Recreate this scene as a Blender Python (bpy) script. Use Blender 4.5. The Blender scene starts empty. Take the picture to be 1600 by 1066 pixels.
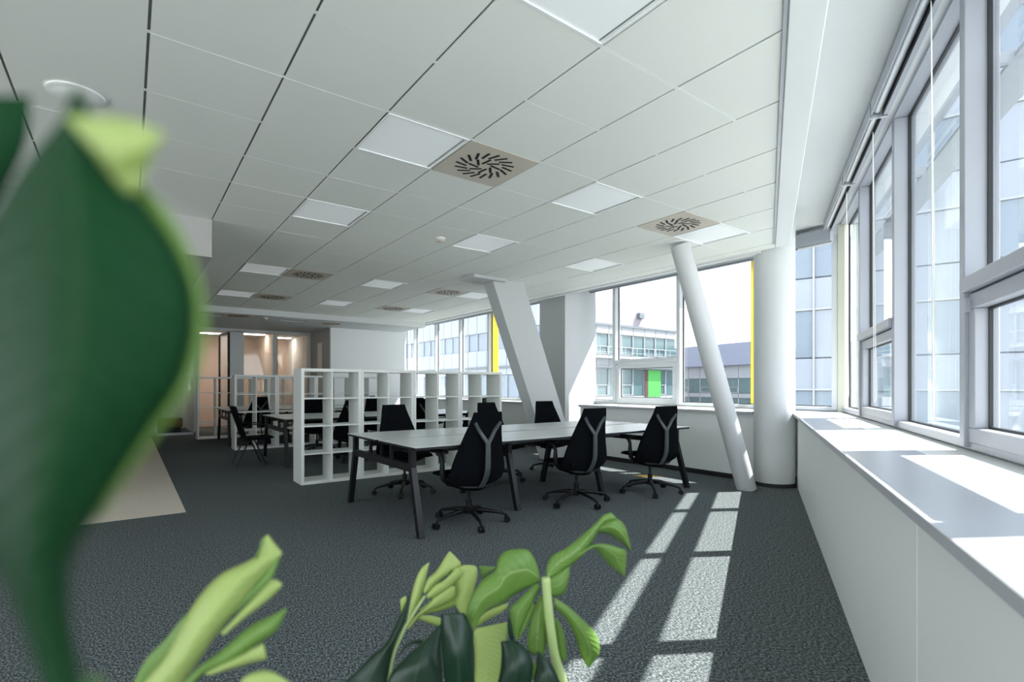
import bpy, bmesh, math, random
from mathutils import Vector, Matrix
random.seed(7)
C = bpy.context.scene
col = C.collection

# ------------------------------------------------------------------ camera
F, CY, YAW, HC = 809.7, 604.2, 0.6376, 1.24
cs, sn = math.cos(YAW), math.sin(YAW)
cam_d = bpy.data.cameras.new('camera')
cam = bpy.data.objects.new('camera', cam_d); col.objects.link(cam)
cam.location = (0, 0, HC); cam.rotation_euler = (math.pi/2, 0, -YAW)
cam_d.sensor_width = 36; cam_d.lens = F/1600*36; cam_d.shift_y = (CY-533)/1600
cam_d.clip_start = 0.02; cam_d.clip_end = 500
cam_d.dof.use_dof = True; cam_d.dof.focus_distance = 4.5; cam_d.dof.aperture_fstop = 2.8
C.camera = cam

# ------------------------------------------------------------------ world, sun, exposure
w = bpy.data.worlds.new('world'); C.world = w; w.use_nodes = True
nt = w.node_tree; bg = nt.nodes['Background']
tc = nt.nodes.new('ShaderNodeTexCoord'); sep = nt.nodes.new('ShaderNodeSeparateXYZ')
rmp = nt.nodes.new('ShaderNodeValToRGB')
nt.links.new(tc.outputs['Generated'], sep.inputs[0]); nt.links.new(sep.outputs['Z'], rmp.inputs[0])
rmp.color_ramp.elements[0].position = 0.0; rmp.color_ramp.elements[0].color = (0.96, 0.965, 1.0, 1)
rmp.color_ramp.elements[1].position = 0.7; rmp.color_ramp.elements[1].color = (0.74, 0.83, 1.0, 1)
nt.links.new(rmp.outputs[0], bg.inputs[0]); bg.inputs[1].default_value = 2.2
sun_d = bpy.data.lights.new('sun', 'SUN'); sun = bpy.data.objects.new('sun', sun_d); col.objects.link(sun)
sun_d.energy = 9.0; sun_d.angle = math.radians(0.53); sun_d.color = (1.0, 0.97, 0.93)
sun.rotation_euler = Vector((-0.617, 0.372, -1.0)).to_track_quat('-Z', 'Y').to_euler()
C.view_settings.view_transform = 'Standard'; C.view_settings.look = 'None'
C.view_settings.exposure = 0.95; C.view_settings.gamma = 1.0; C.view_settings.use_curve_mapping = False
C.cycles.max_bounces = 14; C.cycles.diffuse_bounces = 7; C.cycles.glossy_bounces = 4
C.cycles.transparent_max_bounces = 24; C.cycles.sample_clamp_indirect = 8.0
C.cycles.caustics_reflective = False; C.cycles.caustics_refractive = False

def portal(name, loc, size_x, size_y, direction):
    d = bpy.data.lights.new(name, 'AREA'); d.shape = 'RECTANGLE'; d.size = size_x; d.size_y = size_y
    d.cycles.is_portal = True
    o = bpy.data.objects.new(name, d); col.objects.link(o); o.location = loc
    x = Vector((direction[1], -direction[0], 0)).normalized(); z = -Vector(direction).normalized()
    y = z.cross(x)
    o.rotation_euler = Matrix((x, y, z)).transposed().to_euler()
    return o

# ------------------------------------------------------------------ materials
def mat(name, color, rough=0.6, metal=0.0, spec=0.5, emis=None, es=0.0, bump=None, var=None):
    m = bpy.data.materials.new(name); m.use_nodes = True
    t = m.node_tree; b = t.nodes['Principled BSDF']
    b.inputs['Base Color'].default_value = (*color, 1); b.inputs['Roughness'].default_value = rough; b.inputs['Specular IOR Level'].default_value = 0.5 if rough < 0.5 else 0.12
    b.inputs['Metallic'].default_value = metal; b.inputs['Specular IOR Level'].default_value = spec
    if emis: b.inputs['Emission Color'].default_value = (*emis, 1); b.inputs['Emission Strength'].default_value = es
    tcn = t.nodes.new('ShaderNodeTexCoord')
    if var:  # (scale, other color)
        n = t.nodes.new('ShaderNodeTexNoise'); n.inputs['Scale'].default_value = var[0]; n.inputs['Detail'].default_value = 4
        r = t.nodes.new('ShaderNodeMix'); r.data_type = 'RGBA'
        r.inputs['A'].default_value = (*color, 1); r.inputs['B'].default_value = (*var[1], 1)
        t.links.new(tcn.outputs['Object'], n.inputs['Vector']); t.links.new(n.outputs['Fac'], r.inputs['Factor'])
        t.links.new(r.outputs['Result'], b.inputs['Base Color'])
    if bump:  # (scale, strength, distance)
        n = t.nodes.new('ShaderNodeTexNoise'); n.inputs['Scale'].default_value = bump[0]; n.inputs['Detail'].default_value = 3
        bn = t.nodes.new('ShaderNodeBump'); bn.inputs['Strength'].default_value = bump[1]; bn.inputs['Distance'].default_value = bump[2]
        t.links.new(tcn.outputs['Object'], n.inputs['Vector']); t.links.new(n.outputs['Fac'], bn.inputs['Height'])
        t.links.new(bn.outputs[0], b.inputs['Normal'])
    return m

def glass_mat(name, tint=(0.955, 0.97, 0.97), refl=1.0):
    m = bpy.data.materials.new(name); m.use_nodes = True; t = m.node_tree; t.nodes.clear()
    o = t.nodes.new('ShaderNodeOutputMaterial'); tr = t.nodes.new('ShaderNodeBsdfTransparent')
    g = t.nodes.new('ShaderNodeBsdfGlossy'); mx = t.nodes.new('ShaderNodeMixShader'); fr = t.nodes.new('ShaderNodeLayerWeight'); fr.inputs['Blend'].default_value = 0.5
    pw = t.nodes.new('ShaderNodeMath'); pw.operation = 'POWER'; pw.inputs[1].default_value = 5.0
    mu = t.nodes.new('ShaderNodeMath'); mu.operation = 'MULTIPLY_ADD'; mu.inputs[1].default_value = 0.9*refl; mu.inputs[2].default_value = 0.04*refl
    tr.inputs[0].default_value = (*tint, 1); g.inputs['Roughness'].default_value = 0.02; g.inputs[0].default_value = (0.95, 1, 1, 1)
    t.links.new(fr.outputs['Facing'], pw.inputs[0]); t.links.new(pw.outputs[0], mu.inputs[0]); t.links.new(mu.outputs[0], mx.inputs[0])
    t.links.new(tr.outputs[0], mx.inputs[1]); t.links.new(g.outputs[0], mx.inputs[2]); t.links.new(mx.outputs[0], o.inputs[0])
    return m

def leaf_mat(name, c1, c2, trans, tcol, vein=90.0, rib=0.5, rough=0.38, ribc=(0.55, 0.66, 0.32)):
    m = bpy.data.materials.new(name); m.use_nodes = True; t = m.node_tree; b = t.nodes['Principled BSDF']
    o = t.nodes['Material Output']
    tcn = t.nodes.new('ShaderNodeTexCoord'); n = t.nodes.new('ShaderNodeTexNoise'); n.inputs['Scale'].default_value = 9; n.inputs['Detail'].default_value = 3
    uv = t.nodes.new('ShaderNodeUVMap'); sp = t.nodes.new('ShaderNodeSeparateXYZ')
    t.links.new(uv.outputs[0], sp.inputs[0])
    # pale midrib along v = 0.5
    a = t.nodes.new('ShaderNodeMath'); a.operation = 'SUBTRACT'; a.inputs[1].default_value = 0.5
    ab = t.nodes.new('ShaderNodeMath'); ab.operation = 'ABSOLUTE'
    lt = t.nodes.new('ShaderNodeMapRange'); lt.inputs['From Min'].default_value = 0.0; lt.inputs['From Max'].default_value = 0.035
    lt.inputs['To Min'].default_value = rib; lt.inputs['To Max'].default_value = 0.0
    t.links.new(sp.outputs['Y'], a.inputs[0]); t.links.new(a.outputs[0], ab.inputs[0]); t.links.new(ab.outputs[0], lt.inputs['Value'])
    # fine side veins
    wv = t.nodes.new('ShaderNodeMath'); wv.operation = 'MULTIPLY'; wv.inputs[1].default_value = vein
    t.links.new(sp.outputs['X'], wv.inputs[0])
    sh = t.nodes.new('ShaderNodeMath'); sh.operation = 'MULTIPLY_ADD'; sh.inputs[1].default_value = -vein*0.25
    t.links.new(ab.outputs[0], sh.inputs[0]); t.links.new(wv.outputs[0], sh.inputs[2])
    si = t.nodes.new('ShaderNodeMath'); si.operation = 'SINE'; t.links.new(sh.outputs[0], si.inputs[0])
    r = t.nodes.new('ShaderNodeMix'); r.data_type = 'RGBA'; r.inputs['A'].default_value = (*c1, 1); r.inputs['B'].default_value = (*c2, 1)
    t.links.new(tcn.outputs['Object'], n.inputs['Vector']); t.links.new(n.outputs['Fac'], r.inputs['Factor'])
    r2 = t.nodes.new('ShaderNodeMix'); r2.data_type = 'RGBA'; r2.inputs['B'].default_value = (*ribc, 1)
    t.links.new(lt.outputs[0], r2.inputs['Factor']); t.links.new(r.outputs['Result'], r2.inputs['A'])
    t.links.new(r2.outputs['Result'], b.inputs['Base Color'])
    b.inputs['Roughness'].default_value = rough; b.inputs['Specular IOR Level'].default_value = 0.5 if rough < 0.5 else 0.12
    bn = t.nodes.new('ShaderNodeBump'); bn.inputs['Strength'].default_value = 0.25; bn.inputs['Distance'].default_value = 0.002
    t.links.new(si.outputs[0], bn.inputs['Height']); t.links.new(bn.outputs[0], b.inputs['Normal'])
    tr = t.nodes.new('ShaderNodeBsdfTranslucent'); tr.inputs[0].default_value = (*tcol, 1)
    mx = t.nodes.new('ShaderNodeMixShader'); mx.inputs[0].default_value = trans
    t.links.new(b.outputs[0], mx.inputs[1]); t.links.new(tr.outputs[0], mx.inputs[2]); t.links.new(mx.outputs[0], o.inputs[0])
    return m

def carpet_mat(name, c1, c2, c3):
    m = bpy.data.materials.new(name); m.use_nodes = True; t = m.node_tree; b = t.nodes['Principled BSDF']
    tcn = t.nodes.new('ShaderNodeTexCoord')
    mp = t.nodes.new('ShaderNodeMapping'); mp.inputs['Scale'].default_value = (1.0, 0.55, 1.0); mp.inputs['Rotation'].default_value = (0, 0, 0.5)
    n = t.nodes.new('ShaderNodeTexNoise'); n.inputs['Scale'].default_value = 120; n.inputs['Detail'].default_value = 4; n.inputs['Roughness'].default_value = 0.8
    cr = t.nodes.new('ShaderNodeValToRGB'); e = cr.color_ramp.elements
    e[0].position = 0.40; e[0].color = (*c1, 1); e[1].position = 0.62; e[1].color = (*c3, 1)
    x = cr.color_ramp.elements.new(0.5); x.color = (*c2, 1)
    t.links.new(tcn.outputs['Object'], mp.inputs[0]); t.links.new(mp.outputs[0], n.inputs['Vector'])
    t.links.new(n.outputs['Fac'], cr.inputs[0]); t.links.new(cr.outputs[0], b.inputs['Base Color'])
    b.inputs['Roughness'].default_value = 0.95; b.inputs['Specular IOR Level'].default_value = 0.15
    bn = t.nodes.new('ShaderNodeBump'); bn.inputs['Strength'].default_value = 0.7; bn.inputs['Distance'].default_value = 0.004
    t.links.new(n.outputs['Fac'], bn.inputs['Height']); t.links.new(bn.outputs[0], b.inputs['Normal'])
    return m

M = dict(
    tile=mat('ceiling_tile', (0.89, 0.91, 0.86), 0.9, bump=(260, 0.15, 0.002), spec=0.2),
    bar=mat('ceiling_bar_dark', (0.16, 0.17, 0.17), 0.7),
    barw=mat('ceiling_bar_white', (0.88, 0.9, 0.89), 0.6),
    plaster=mat('white_plaster', (0.60, 0.62, 0.62), 0.85, bump=(40, 0.05, 0.002), spec=0.2),
    wallw=mat('white_wall_paint', (0.80, 0.82, 0.82), 0.8, bump=(60, 0.05, 0.002), spec=0.25),
    wallg=mat('grey_wall_paint', (0.50, 0.50, 0.48), 0.8, spec=0.25),
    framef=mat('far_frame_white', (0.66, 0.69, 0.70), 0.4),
    colw=mat('column_paint', (0.60, 0.62, 0.62), 0.75, bump=(60, 0.05, 0.002), spec=0.25),
    farw=mat('core_wall_paint', (0.92, 0.94, 0.93), 0.8, spec=0.25),
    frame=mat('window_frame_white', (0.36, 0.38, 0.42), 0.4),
    cpost=mat('corner_post_cream', (0.62, 0.62, 0.50), 0.5),
    gasket=mat('black_gasket', (0.012, 0.014, 0.016), 0.5),
    alu=mat('aluminium', (0.62, 0.65, 0.67), 0.35, metal=0.7),
    board=mat('sill_board', (0.46, 0.48, 0.51), 0.3, spec=0.5),
    panel=mat('cabinet_panel', (0.86, 0.89, 0.87), 0.5, bump=(30, 0.03, 0.002)),
    grille=mat('grille_white', (0.82, 0.83, 0.82), 0.5),
    kick=mat('black_kickboard', (0.02, 0.02, 0.022), 0.6),
    carpet=carpet_mat('dark_carpet', (0.016, 0.021, 0.022), (0.080, 0.095, 0.098), (0.31, 0.34, 0.34)),
    beige=carpet_mat('beige_carpet', (0.58, 0.51, 0.42), (0.72, 0.64, 0.54), (0.80, 0.72, 0.62)),
    shelf=mat('white_laminate', (0.82, 0.85, 0.82), 0.45),
    dtop=mat('desk_top', (0.60, 0.63, 0.61), 0.3, spec=0.5, var=(3, (0.64, 0.66, 0.64))),
    dblack=mat('black_metal', (0.006, 0.007, 0.010), 0.4, spec=0.4),
    fabric=mat('black_fabric', (0.0035, 0.0045, 0.006), 0.95, spec=0.08, bump=(700, 0.2, 0.001)),
    plast=mat('black_plastic', (0.004, 0.005, 0.006), 0.45, spec=0.3),
    spine=mat('grey_spine', (0.065, 0.078, 0.082), 0.35, metal=0.1),
    diff=mat('diffuser_beige', (0.62, 0.56, 0.47), 0.5),
    slot=mat('slot_black', (0.008, 0.008, 0.008), 0.8),
    lamp=mat('lamp_panel', (0.80, 0.84, 0.84), 0.4, emis=(0.92, 0.97, 1.0), es=0.09),
    warm=mat('warm_lamp', (0.9, 0.85, 0.8), 0.4, emis=(1.0, 0.90, 0.80), es=9.0),
    peach=mat('peach_wall', (0.80, 0.64, 0.54), 0.8),
    glass=glass_mat('window_glass'),
    iglass=glass_mat('partition_glass', (0.93, 0.95, 0.94), 0.9),
    yglass=glass_mat('yellow_glass', (0.85, 0.62, 0.02), 0.5),
    yellow=leaf_mat('yellow_panel', (0.80, 0.68, 0.12), (0.80, 0.68, 0.12), 0.6, (0.90, 0.82, 0.22), rib=0.0),
    sofa=mat('mustard_fabric', (0.30, 0.19, 0.07), 0.9),
    chain=mat('bead_chain', (0.75, 0.75, 0.70), 0.5),
    fwhite=mat('facade_white', (0.30, 0.31, 0.325), 0.6, var=(0.4, (0.27, 0.285, 0.30))),
    fblue=mat('facade_pale_blue', (0.27, 0.29, 0.33), 0.35, var=(0.3, (0.23, 0.26, 0.30))),
    fwin=mat('facade_window', (0.05, 0.10, 0.105), 0.15, spec=0.7, var=(0.5, (0.10, 0.15, 0.155))),
    fwinb=mat('facade_window_blue', (0.15, 0.19, 0.235), 0.2, spec=0.5, var=(0.5, (0.18, 0.22, 0.26))),
    fline=mat('facade_joint', (0.12, 0.135, 0.15), 0.6),
    frail=mat('facade_rail', (0.33, 0.34, 0.35), 0.5),
    fpink=mat('facade_pink', (0.27, 0.25, 0.26), 0.8),
    slate=mat('slate_roof', (0.17, 0.18, 0.22), 0.8),
    green=mat('green_panel', (0.06, 0.32, 0.06), 0.5),
    brown=mat('brown_panel', (0.07, 0.03, 0.025), 0.6),
    ground=mat('ground', (0.46, 0.46, 0.43), 0.95, var=(0.2, (0.40, 0.41, 0.37))),
    pot=mat('pot_white', (0.6, 0.6, 0.58), 0.4), soil=mat('soil', (0.03, 0.02, 0.012), 0.95, bump=(60, 0.6, 0.01)),
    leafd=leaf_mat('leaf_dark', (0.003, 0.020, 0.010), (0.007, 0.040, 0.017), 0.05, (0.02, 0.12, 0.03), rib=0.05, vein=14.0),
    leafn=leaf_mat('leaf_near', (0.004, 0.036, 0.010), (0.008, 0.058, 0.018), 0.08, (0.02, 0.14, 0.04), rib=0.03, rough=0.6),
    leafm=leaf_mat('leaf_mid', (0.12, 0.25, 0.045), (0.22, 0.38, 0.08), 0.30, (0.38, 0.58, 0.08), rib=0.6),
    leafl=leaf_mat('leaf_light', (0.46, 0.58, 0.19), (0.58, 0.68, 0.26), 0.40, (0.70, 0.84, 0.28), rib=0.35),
    stem=mat('petiole', (0.50, 0.60, 0.26), 0.45, var=(14, (0.38, 0.52, 0.18))),
    stemd=mat('petiole_dark', (0.10, 0.22, 0.05), 0.45),
)

# ------------------------------------------------------------------ mesh helpers
ID = Matrix.Identity(4)
class MB:
    def __init__(s, T=None): s.v = []; s.f = []; s.T = T; s.uv = None
    def add(s, vs, fs):
        n = len(s.v)
        s.v += [Vector(s.T(*p)) if s.T else Vector(p) for p in vs]
        s.f += [tuple(n+i for i in f) for f in fs]; return s
    def box(s, x0, x1, y0, y1, z0, z1):
        return s.add([(x0,y0,z0),(x1,y0,z0),(x1,y1,z0),(x0,y1,z0),(x0,y0,z1),(x1,y0,z1),(x1,y1,z1),(x0,y1,z1)],
                     [(0,3,2,1),(4,5,6,7),(0,1,5,4),(1,2,6,5),(2,3,7,6),(3,0,4,7)])
    def prism(s, poly, z0, z1):
        n = len(poly)
        return s.add([(p[0],p[1],z0) for p in poly]+[(p[0],p[1],z1) for p in poly],
                     [tuple(reversed(range(n))), tuple(range(n,2*n))]+[(i,(i+1)%n,n+(i+1)%n,n+i) for i in range(n)])
    def prism_y(s, poly, y0, y1):   # poly in (x, z)
        n = len(poly)
        return s.add([(p[0],y0,p[1]) for p in poly]+[(p[0],y1,p[1]) for p in poly],
                     [tuple(range(n)), tuple(reversed(range(n,2*n)))]+[(i,n+i,n+(i+1)%n,(i+1)%n) for i in range(n)])
    def prism_x(s, poly, x0, x1):   # poly in (y, z)
        n = len(poly)
        return s.add([(x0,p[0],p[1]) for p in poly]+[(x1,p[0],p[1]) for p in poly],
                     [tuple(reversed(range(n))), tuple(range(n,2*n))]+[(i,(i+1)%n,n+(i+1)%n,n+i) for i in range(n)])
    def tube(s, pts, r, n=10, ry=None, cap=True):
        pts = [Vector(p) for p in pts]; rr = r if isinstance(r, (list,tuple)) else [r]*len(pts)
        vs = []; up = None
        for i, p in enumerate(pts):
            d = (pts[min(i+1,len(pts)-1)]-pts[max(i-1,0)]).normalized()
            if up is None:
                up = Vector((0,0,1)) if abs(d.z) < 0.9 else Vector((0,1,0))
            a = d.cross(up).normalized(); b = a.cross(d).normalized(); up = b
            k = (ry or 1.0)
            for j in range(n):
                t = 2*math.pi*j/n; vs.append(p+a*math.cos(t)*rr[i]+b*math.sin(t)*rr[i]*k)
        fs = []
        for i in range(len(pts)-1):
            for j in range(n): fs.append((i*n+j, i*n+(j+1)%n, (i+1)*n+(j+1)%n, (i+1)*n+j))
        if cap: fs += [tuple(reversed(range(n))), tuple((len(pts)-1)*n+j for j in range(n))]
        return s.add([tuple(v) for v in vs], fs)
    def bar(s, a, b, wx, wy):       # square bar between two points
        a = Vector(a); b = Vector(b); d = (b-a).normalized()
        u = Vector((1,0,0)) if abs(d.x) < 0.8 else Vector((0,1,0))
        p = d.cross(u).normalized(); q = p.cross(d).normalized()
        vs = []
        for c in (a, b):
            for i, j in ((-1,-1),(1,-1),(1,1),(-1,1)): vs.append(tuple(c+q*i*wx/2+p*j*wy/2))
        return s.add(vs, [(0,3,2,1),(4,5,6,7),(0,1,5,4),(1,2,6,5),(2,3,7,6),(3,0,4,7)])
    def lathe(s, prof, c=(0,0,0), n=32):
        vs = []; fs = []
        for r, z in prof:
            for j in range(n):
                t = 2*math.pi*j/n; vs.append((c[0]+r*math.cos(t), c[1]+r*math.sin(t), c[2]+z))
        for i in range(len(prof)-1):
            for j in range(n): fs.append((i*n+j, i*n+(j+1)%n, (i+1)*n+(j+1)%n, (i+1)*n+j))
        fs += [tuple(reversed(range(n))), tuple((len(prof)-1)*n+j for j in range(n))]
        return s.add(vs, fs)
    def mesh(s, name, m):
        me = bpy.data.meshes.new(name); me.from_pydata([tuple(v) for v in s.v], [], s.f)
        if s.uv:
            l = me.uv_layers.new(name='UVMap')
            for lp in me.loops: l.data[lp.index].uv = s.uv[lp.vertex_index]
        me.materials.append(M[m] if isinstance(m, str) else m)
        if not s.uv:
            bm = bmesh.new(); bm.from_mesh(me); bmesh.ops.recalc_face_normals(bm, faces=bm.faces); bm.to_mesh(me); bm.free()
        me.update(); return me
    def build(s, name, m, parent=None, smooth=False, bevel=0.0, seg=1):
        me = s.mesh(name, m)
        o = bpy.data.objects.new(name, me); col.objects.link(o)
        if smooth:
            for p in me.polygons: p.use_smooth = True
            if smooth == 'auto':
                for p in me.polygons: p.use_smooth = True
                me.set_sharp_from_angle(angle=math.radians(35))
        if bevel:
            b = o.modifiers.new('bevel', 'BEVEL'); b.width = bevel; b.segments = seg; b.limit_method = 'ANGLE'
        if parent: o.parent = parent
        return o

def tag(o, label=None, cat=None, group=None, kind=None):
    if label: o['label'] = label
    if cat: o['category'] = cat
    if group: o['group'] = group
    if kind: o['kind'] = kind
    return o
def empty(name, loc=(0,0,0), rz=0.0):
    o = bpy.data.objects.new(name, None); col.objects.link(o); o.location = loc; o.rotation_euler = (0,0,rz)
    o.empty_display_size = 0.1; return o
def copy_tree(o, parent=None):
    c = o.copy(); col.objects.link(c); c.parent = parent
    for ch in list(o.children): copy_tree(ch, c)
    return c
def struct(mb, name, m, parent=None, label=None, **k):
    o = mb.build(name, m, parent, **k)
    if parent is None:
        tag(o, label, None, None, 'structure')
    return o

# frames of the two glazed walls
WA = YAW + math.atan(387/F)                     # heading of the long window wall
sd = Vector((math.sin(WA), math.cos(WA), 0)); dd = Vector((math.cos(WA), -math.sin(WA), 0))
def TW(u, o, z): return sd*u + dd*o + Vector((0,0,z))          # right wall: u along, o outwards
XF = 7.32
def TF(u, o, z): return Vector((XF+o, u, z))                    # far wall: u = Y, o outwards
RZW = math.atan2(sd.y, sd.x)

# ------------------------------------------------------------------ floor
GX = 0.46; GY = 6.02
OUT = [tuple(TW(u, 1.15, 0)[:2]) for u in (-5.9, 7.85)]+[(XF+0.2, TW(7.8, 1.1, 0).y), (XF+0.2, 20), (-5, 20)]
fl = MB().prism(OUT, -0.3, -0.004)
floor = struct(fl, 'floor', 'plaster', None, 'office floor slab under dark and beige carpet')
struct(MB().prism(OUT[:4]+[(GX,20),(GX,GY),(-5,GY)], -0.004, 0.0), 'carpet', 'carpet', floor)['label'] = 'dark grey flecked carpet'
struct(MB().prism([(-5,GY),(GX,GY),(GX,20),(-5,20)], -0.004, 0.001), 'carpet', 'beige', floor)['label'] = 'beige carpet strip'

# ------------------------------------------------------------------ ceiling
ZC = 2.92; X0 = -0.5216; Y0 = 2.9947; G = 0.6
fa = Vector((2.28, 1.077)); fb = Vector((6.15, 3.07)); fdir = (fb-fa).normalized(); fn = Vector((fdir.y, -fdir.x))  # right side normal
def clip(poly, p, n):     # keep side (x-p).n <= 0
    out = []
    for i in range(len(poly)):
        a = Vector(poly[i]); b = Vector(poly[(i+1) % len(poly)])
        da = (a-p).dot(n); db = (b-p).dot(n)
        if da <= 0: out.append(tuple(a))
        if (da < 0 < db) or (db < 0 < da): out.append(tuple(a+(b-a)*(da/(da-db))))
    return out
XT = 6.29; YT = 12.35
slab = MB().prism(OUT, 3.341, 3.6)
ceiling = struct(slab, 'ceiling', 'plaster', None, 'white suspended tile ceiling over the whole office')
lights = {(3,0),(6,0),(9,0),(3,3),(6,3),(9,3),(3,8),(6,8),(9,8),(3,12),(6,12),(9,12),(3,-3),(6,-3),(0,-3),(0,8),(0,12)}
diffs = {(4,0),(8,0),(4,8),(8,8),(4,12),(8,12)}
def inview(x, y):
    xc = x*cs-y*sn; D = x*sn+y*cs
    return D > 0.4 and abs(xc/D*F) < 830 and CY-F*(ZC-HC)/D > -60
def in_bulk(i, j): return (i < 2 and j >= 5)
rest = MB(); bars = MB(); barw = MB(); ntile = 0; tcache = {}
for i in range(-8, 12):
    for j in range(-15, 16):
        x0 = X0+G*i; y0 = Y0+G*j
        if in_bulk(i, j): continue
        g = 0.0065
        full = [(x0+g, y0+0.003), (x0+G-g, y0+0.003), (x0+G-g, y0+G-0.003), (x0+g, y0+G-0.003)]
        poly = clip(full, fa-fn*0.004, fn)
        if len(poly) < 3: continue
        poly = clip(poly, Vector((XT, 0)), Vector((1, 0)))
        if len(poly) < 3: continue
        poly = clip(poly, Vector((0, YT)), Vector((0, 1)))
        if len(poly) < 3: continue
        if (i, j) in lights or (i, j) in diffs:
            if len(poly) == 4: continue
        cut = not (len(poly) == 4 and all((Vector(a)-Vector(b)).length < 1e-6 for a, b in zip(poly, full)))
        cx = sum(p[0] for p in poly)/len(poly); cy = sum(p[1] for p in poly)/len(poly)
        vis = any(inview(*p) for p in poly+[(cx, cy)])
        dz = random.uniform(-0.0012, 0.0012)
        if vis and ntile < 299:
            ntile += 1
            if cut:
                MB().prism(poly, ZC+dz, ZC+0.018).build('ceiling_tile', 'tile', ceiling)
            else:
                if 'm' not in tcache:
                    h = G/2
                    tcache['m'] = MB().prism([(-h+g,-h+0.003),(h-g,-h+0.003),(h-g,h-0.003),(-h+g,h-0.003)], 0, 0.018).mesh('ceiling_tile', 'tile')
                o = bpy.data.objects.new('ceiling_tile', tcache['m']); col.objects.link(o); o.parent = ceiling
                o.location = (x0+G/2, y0+G/2, ZC+dz)
        else:
            rest.prism(poly, ZC, ZC+0.018)
print('tiles', ntile)
tag(rest.build('ceiling_tile_field', 'tile', ceiling), kind='stuff')
for i in range(-8, 13):
    x = X0+G*i; a = clip([(x-0.012,-6),(x+0.012,-6),(x+0.012,YT),(x-0.012,YT)], fa, fn)
    if x > XT: continue
    if i < 2: a = clip(a, Vector((0, GY-0.03)), Vector((0, 1)))
    if len(a) >= 3: bars.prism(a, ZC+0.008, ZC+0.03)
for j in range(-15, 16):
    y = Y0+G*j; xl = -5 if j < 5 else X0+G*2
    a = clip([(xl,y-0.010),(XT,y-0.010),(XT,y+0.010),(xl,y+0.010)], fa, fn)
    if len(a) >= 3: barw.prism(a, ZC+0.0002, ZC+0.0035)
bars.build('ceiling_grid', 'bar', ceiling)['kind'] = 'stuff'
tag(barw.build('ceiling_cross_bar', 'barw', ceiling), kind='stuff')
# void cover above the tiles
struct(MB().prism(clip([(-5,-6),(XT,-6),(XT,YT),(-5,YT)], fa, fn), ZC+0.03, ZC+0.05), 'ceiling_void_sheet', 'bar', ceiling)

# beam between tile field and plaster strip, window side
def FB(u, o, z):
    p = fa+fdir*u+fn*o; return Vector((p.x, p.y, z))
ulen = (fb-fa).length
struct(MB(FB).box(-9, ulen, 0.0, 0.15, 2.885, 3.34), 'trim_1', 'wallw', None, 'white downstand beam edging the tile ceiling on the window side', bevel=0.004)
struct(MB(FB).box(-9, ulen-0.05, -0.022, -0.002, ZC-0.012, ZC+0.0), 'trim_2', 'alu', None, 'thin grey edge angle where tiles meet the beam')
# plaster ceiling strip above windows
pl = MB(); a = FB(-9, 0.15, 0); b = FB(ulen, 0.15, 0); c = TW(7.88, 1.02, 0); e = TW(-6, 1.02, 0)
k2 = (c.x, 3.34)
pl.prism([(a.x,a.y),(e.x,e.y),(c.x,c.y),k2,(b.x-0.05,3.34),(b.x,b.y)], 3.325, 3.345)
struct(pl, 'trim_3', 'plaster', None, 'smooth white plaster ceiling strip along the right windows')
struct(MB().box(XT-0.005, XT+0.07, 3.33, 13.9, 2.895, 3.34), 'trim_4', 'wallw', None, 'white bulkhead edge in front of the far windows')
struct(MB().box(XT+0.07, XF+0.12, 3.33, 15.9, 3.15, 3.34), 'trim_5', 'plaster', None, 'plaster recess above the far windows')
# bulkhead at left, over the beige carpet
struct(MB().prism([(-5,GY-0.03),(X0+G*2,GY-0.03),(X0+G*2,YT+0.1),(-5,YT+0.1)], 2.54, 3.34), 'trim_7', 'wallg', None, 'boxed-in bulkhead hanging below the ceiling over the beige carpet', bevel=0.003)
# lowered plaster ceiling at the far end
lz = 2.80
struct(MB().box(-5, XT, YT, 15.75, lz, lz+0.1), 'trim_8', 'plaster', None, 'lowered plain ceiling in front of the meeting rooms')
struct(MB().box(X0+G*2, XT, YT-0.03, YT, lz-0.005, ZC+0.03), 'trim_9', 'wallw', None, 'white step between tile ceiling and lowered ceiling')

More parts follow.
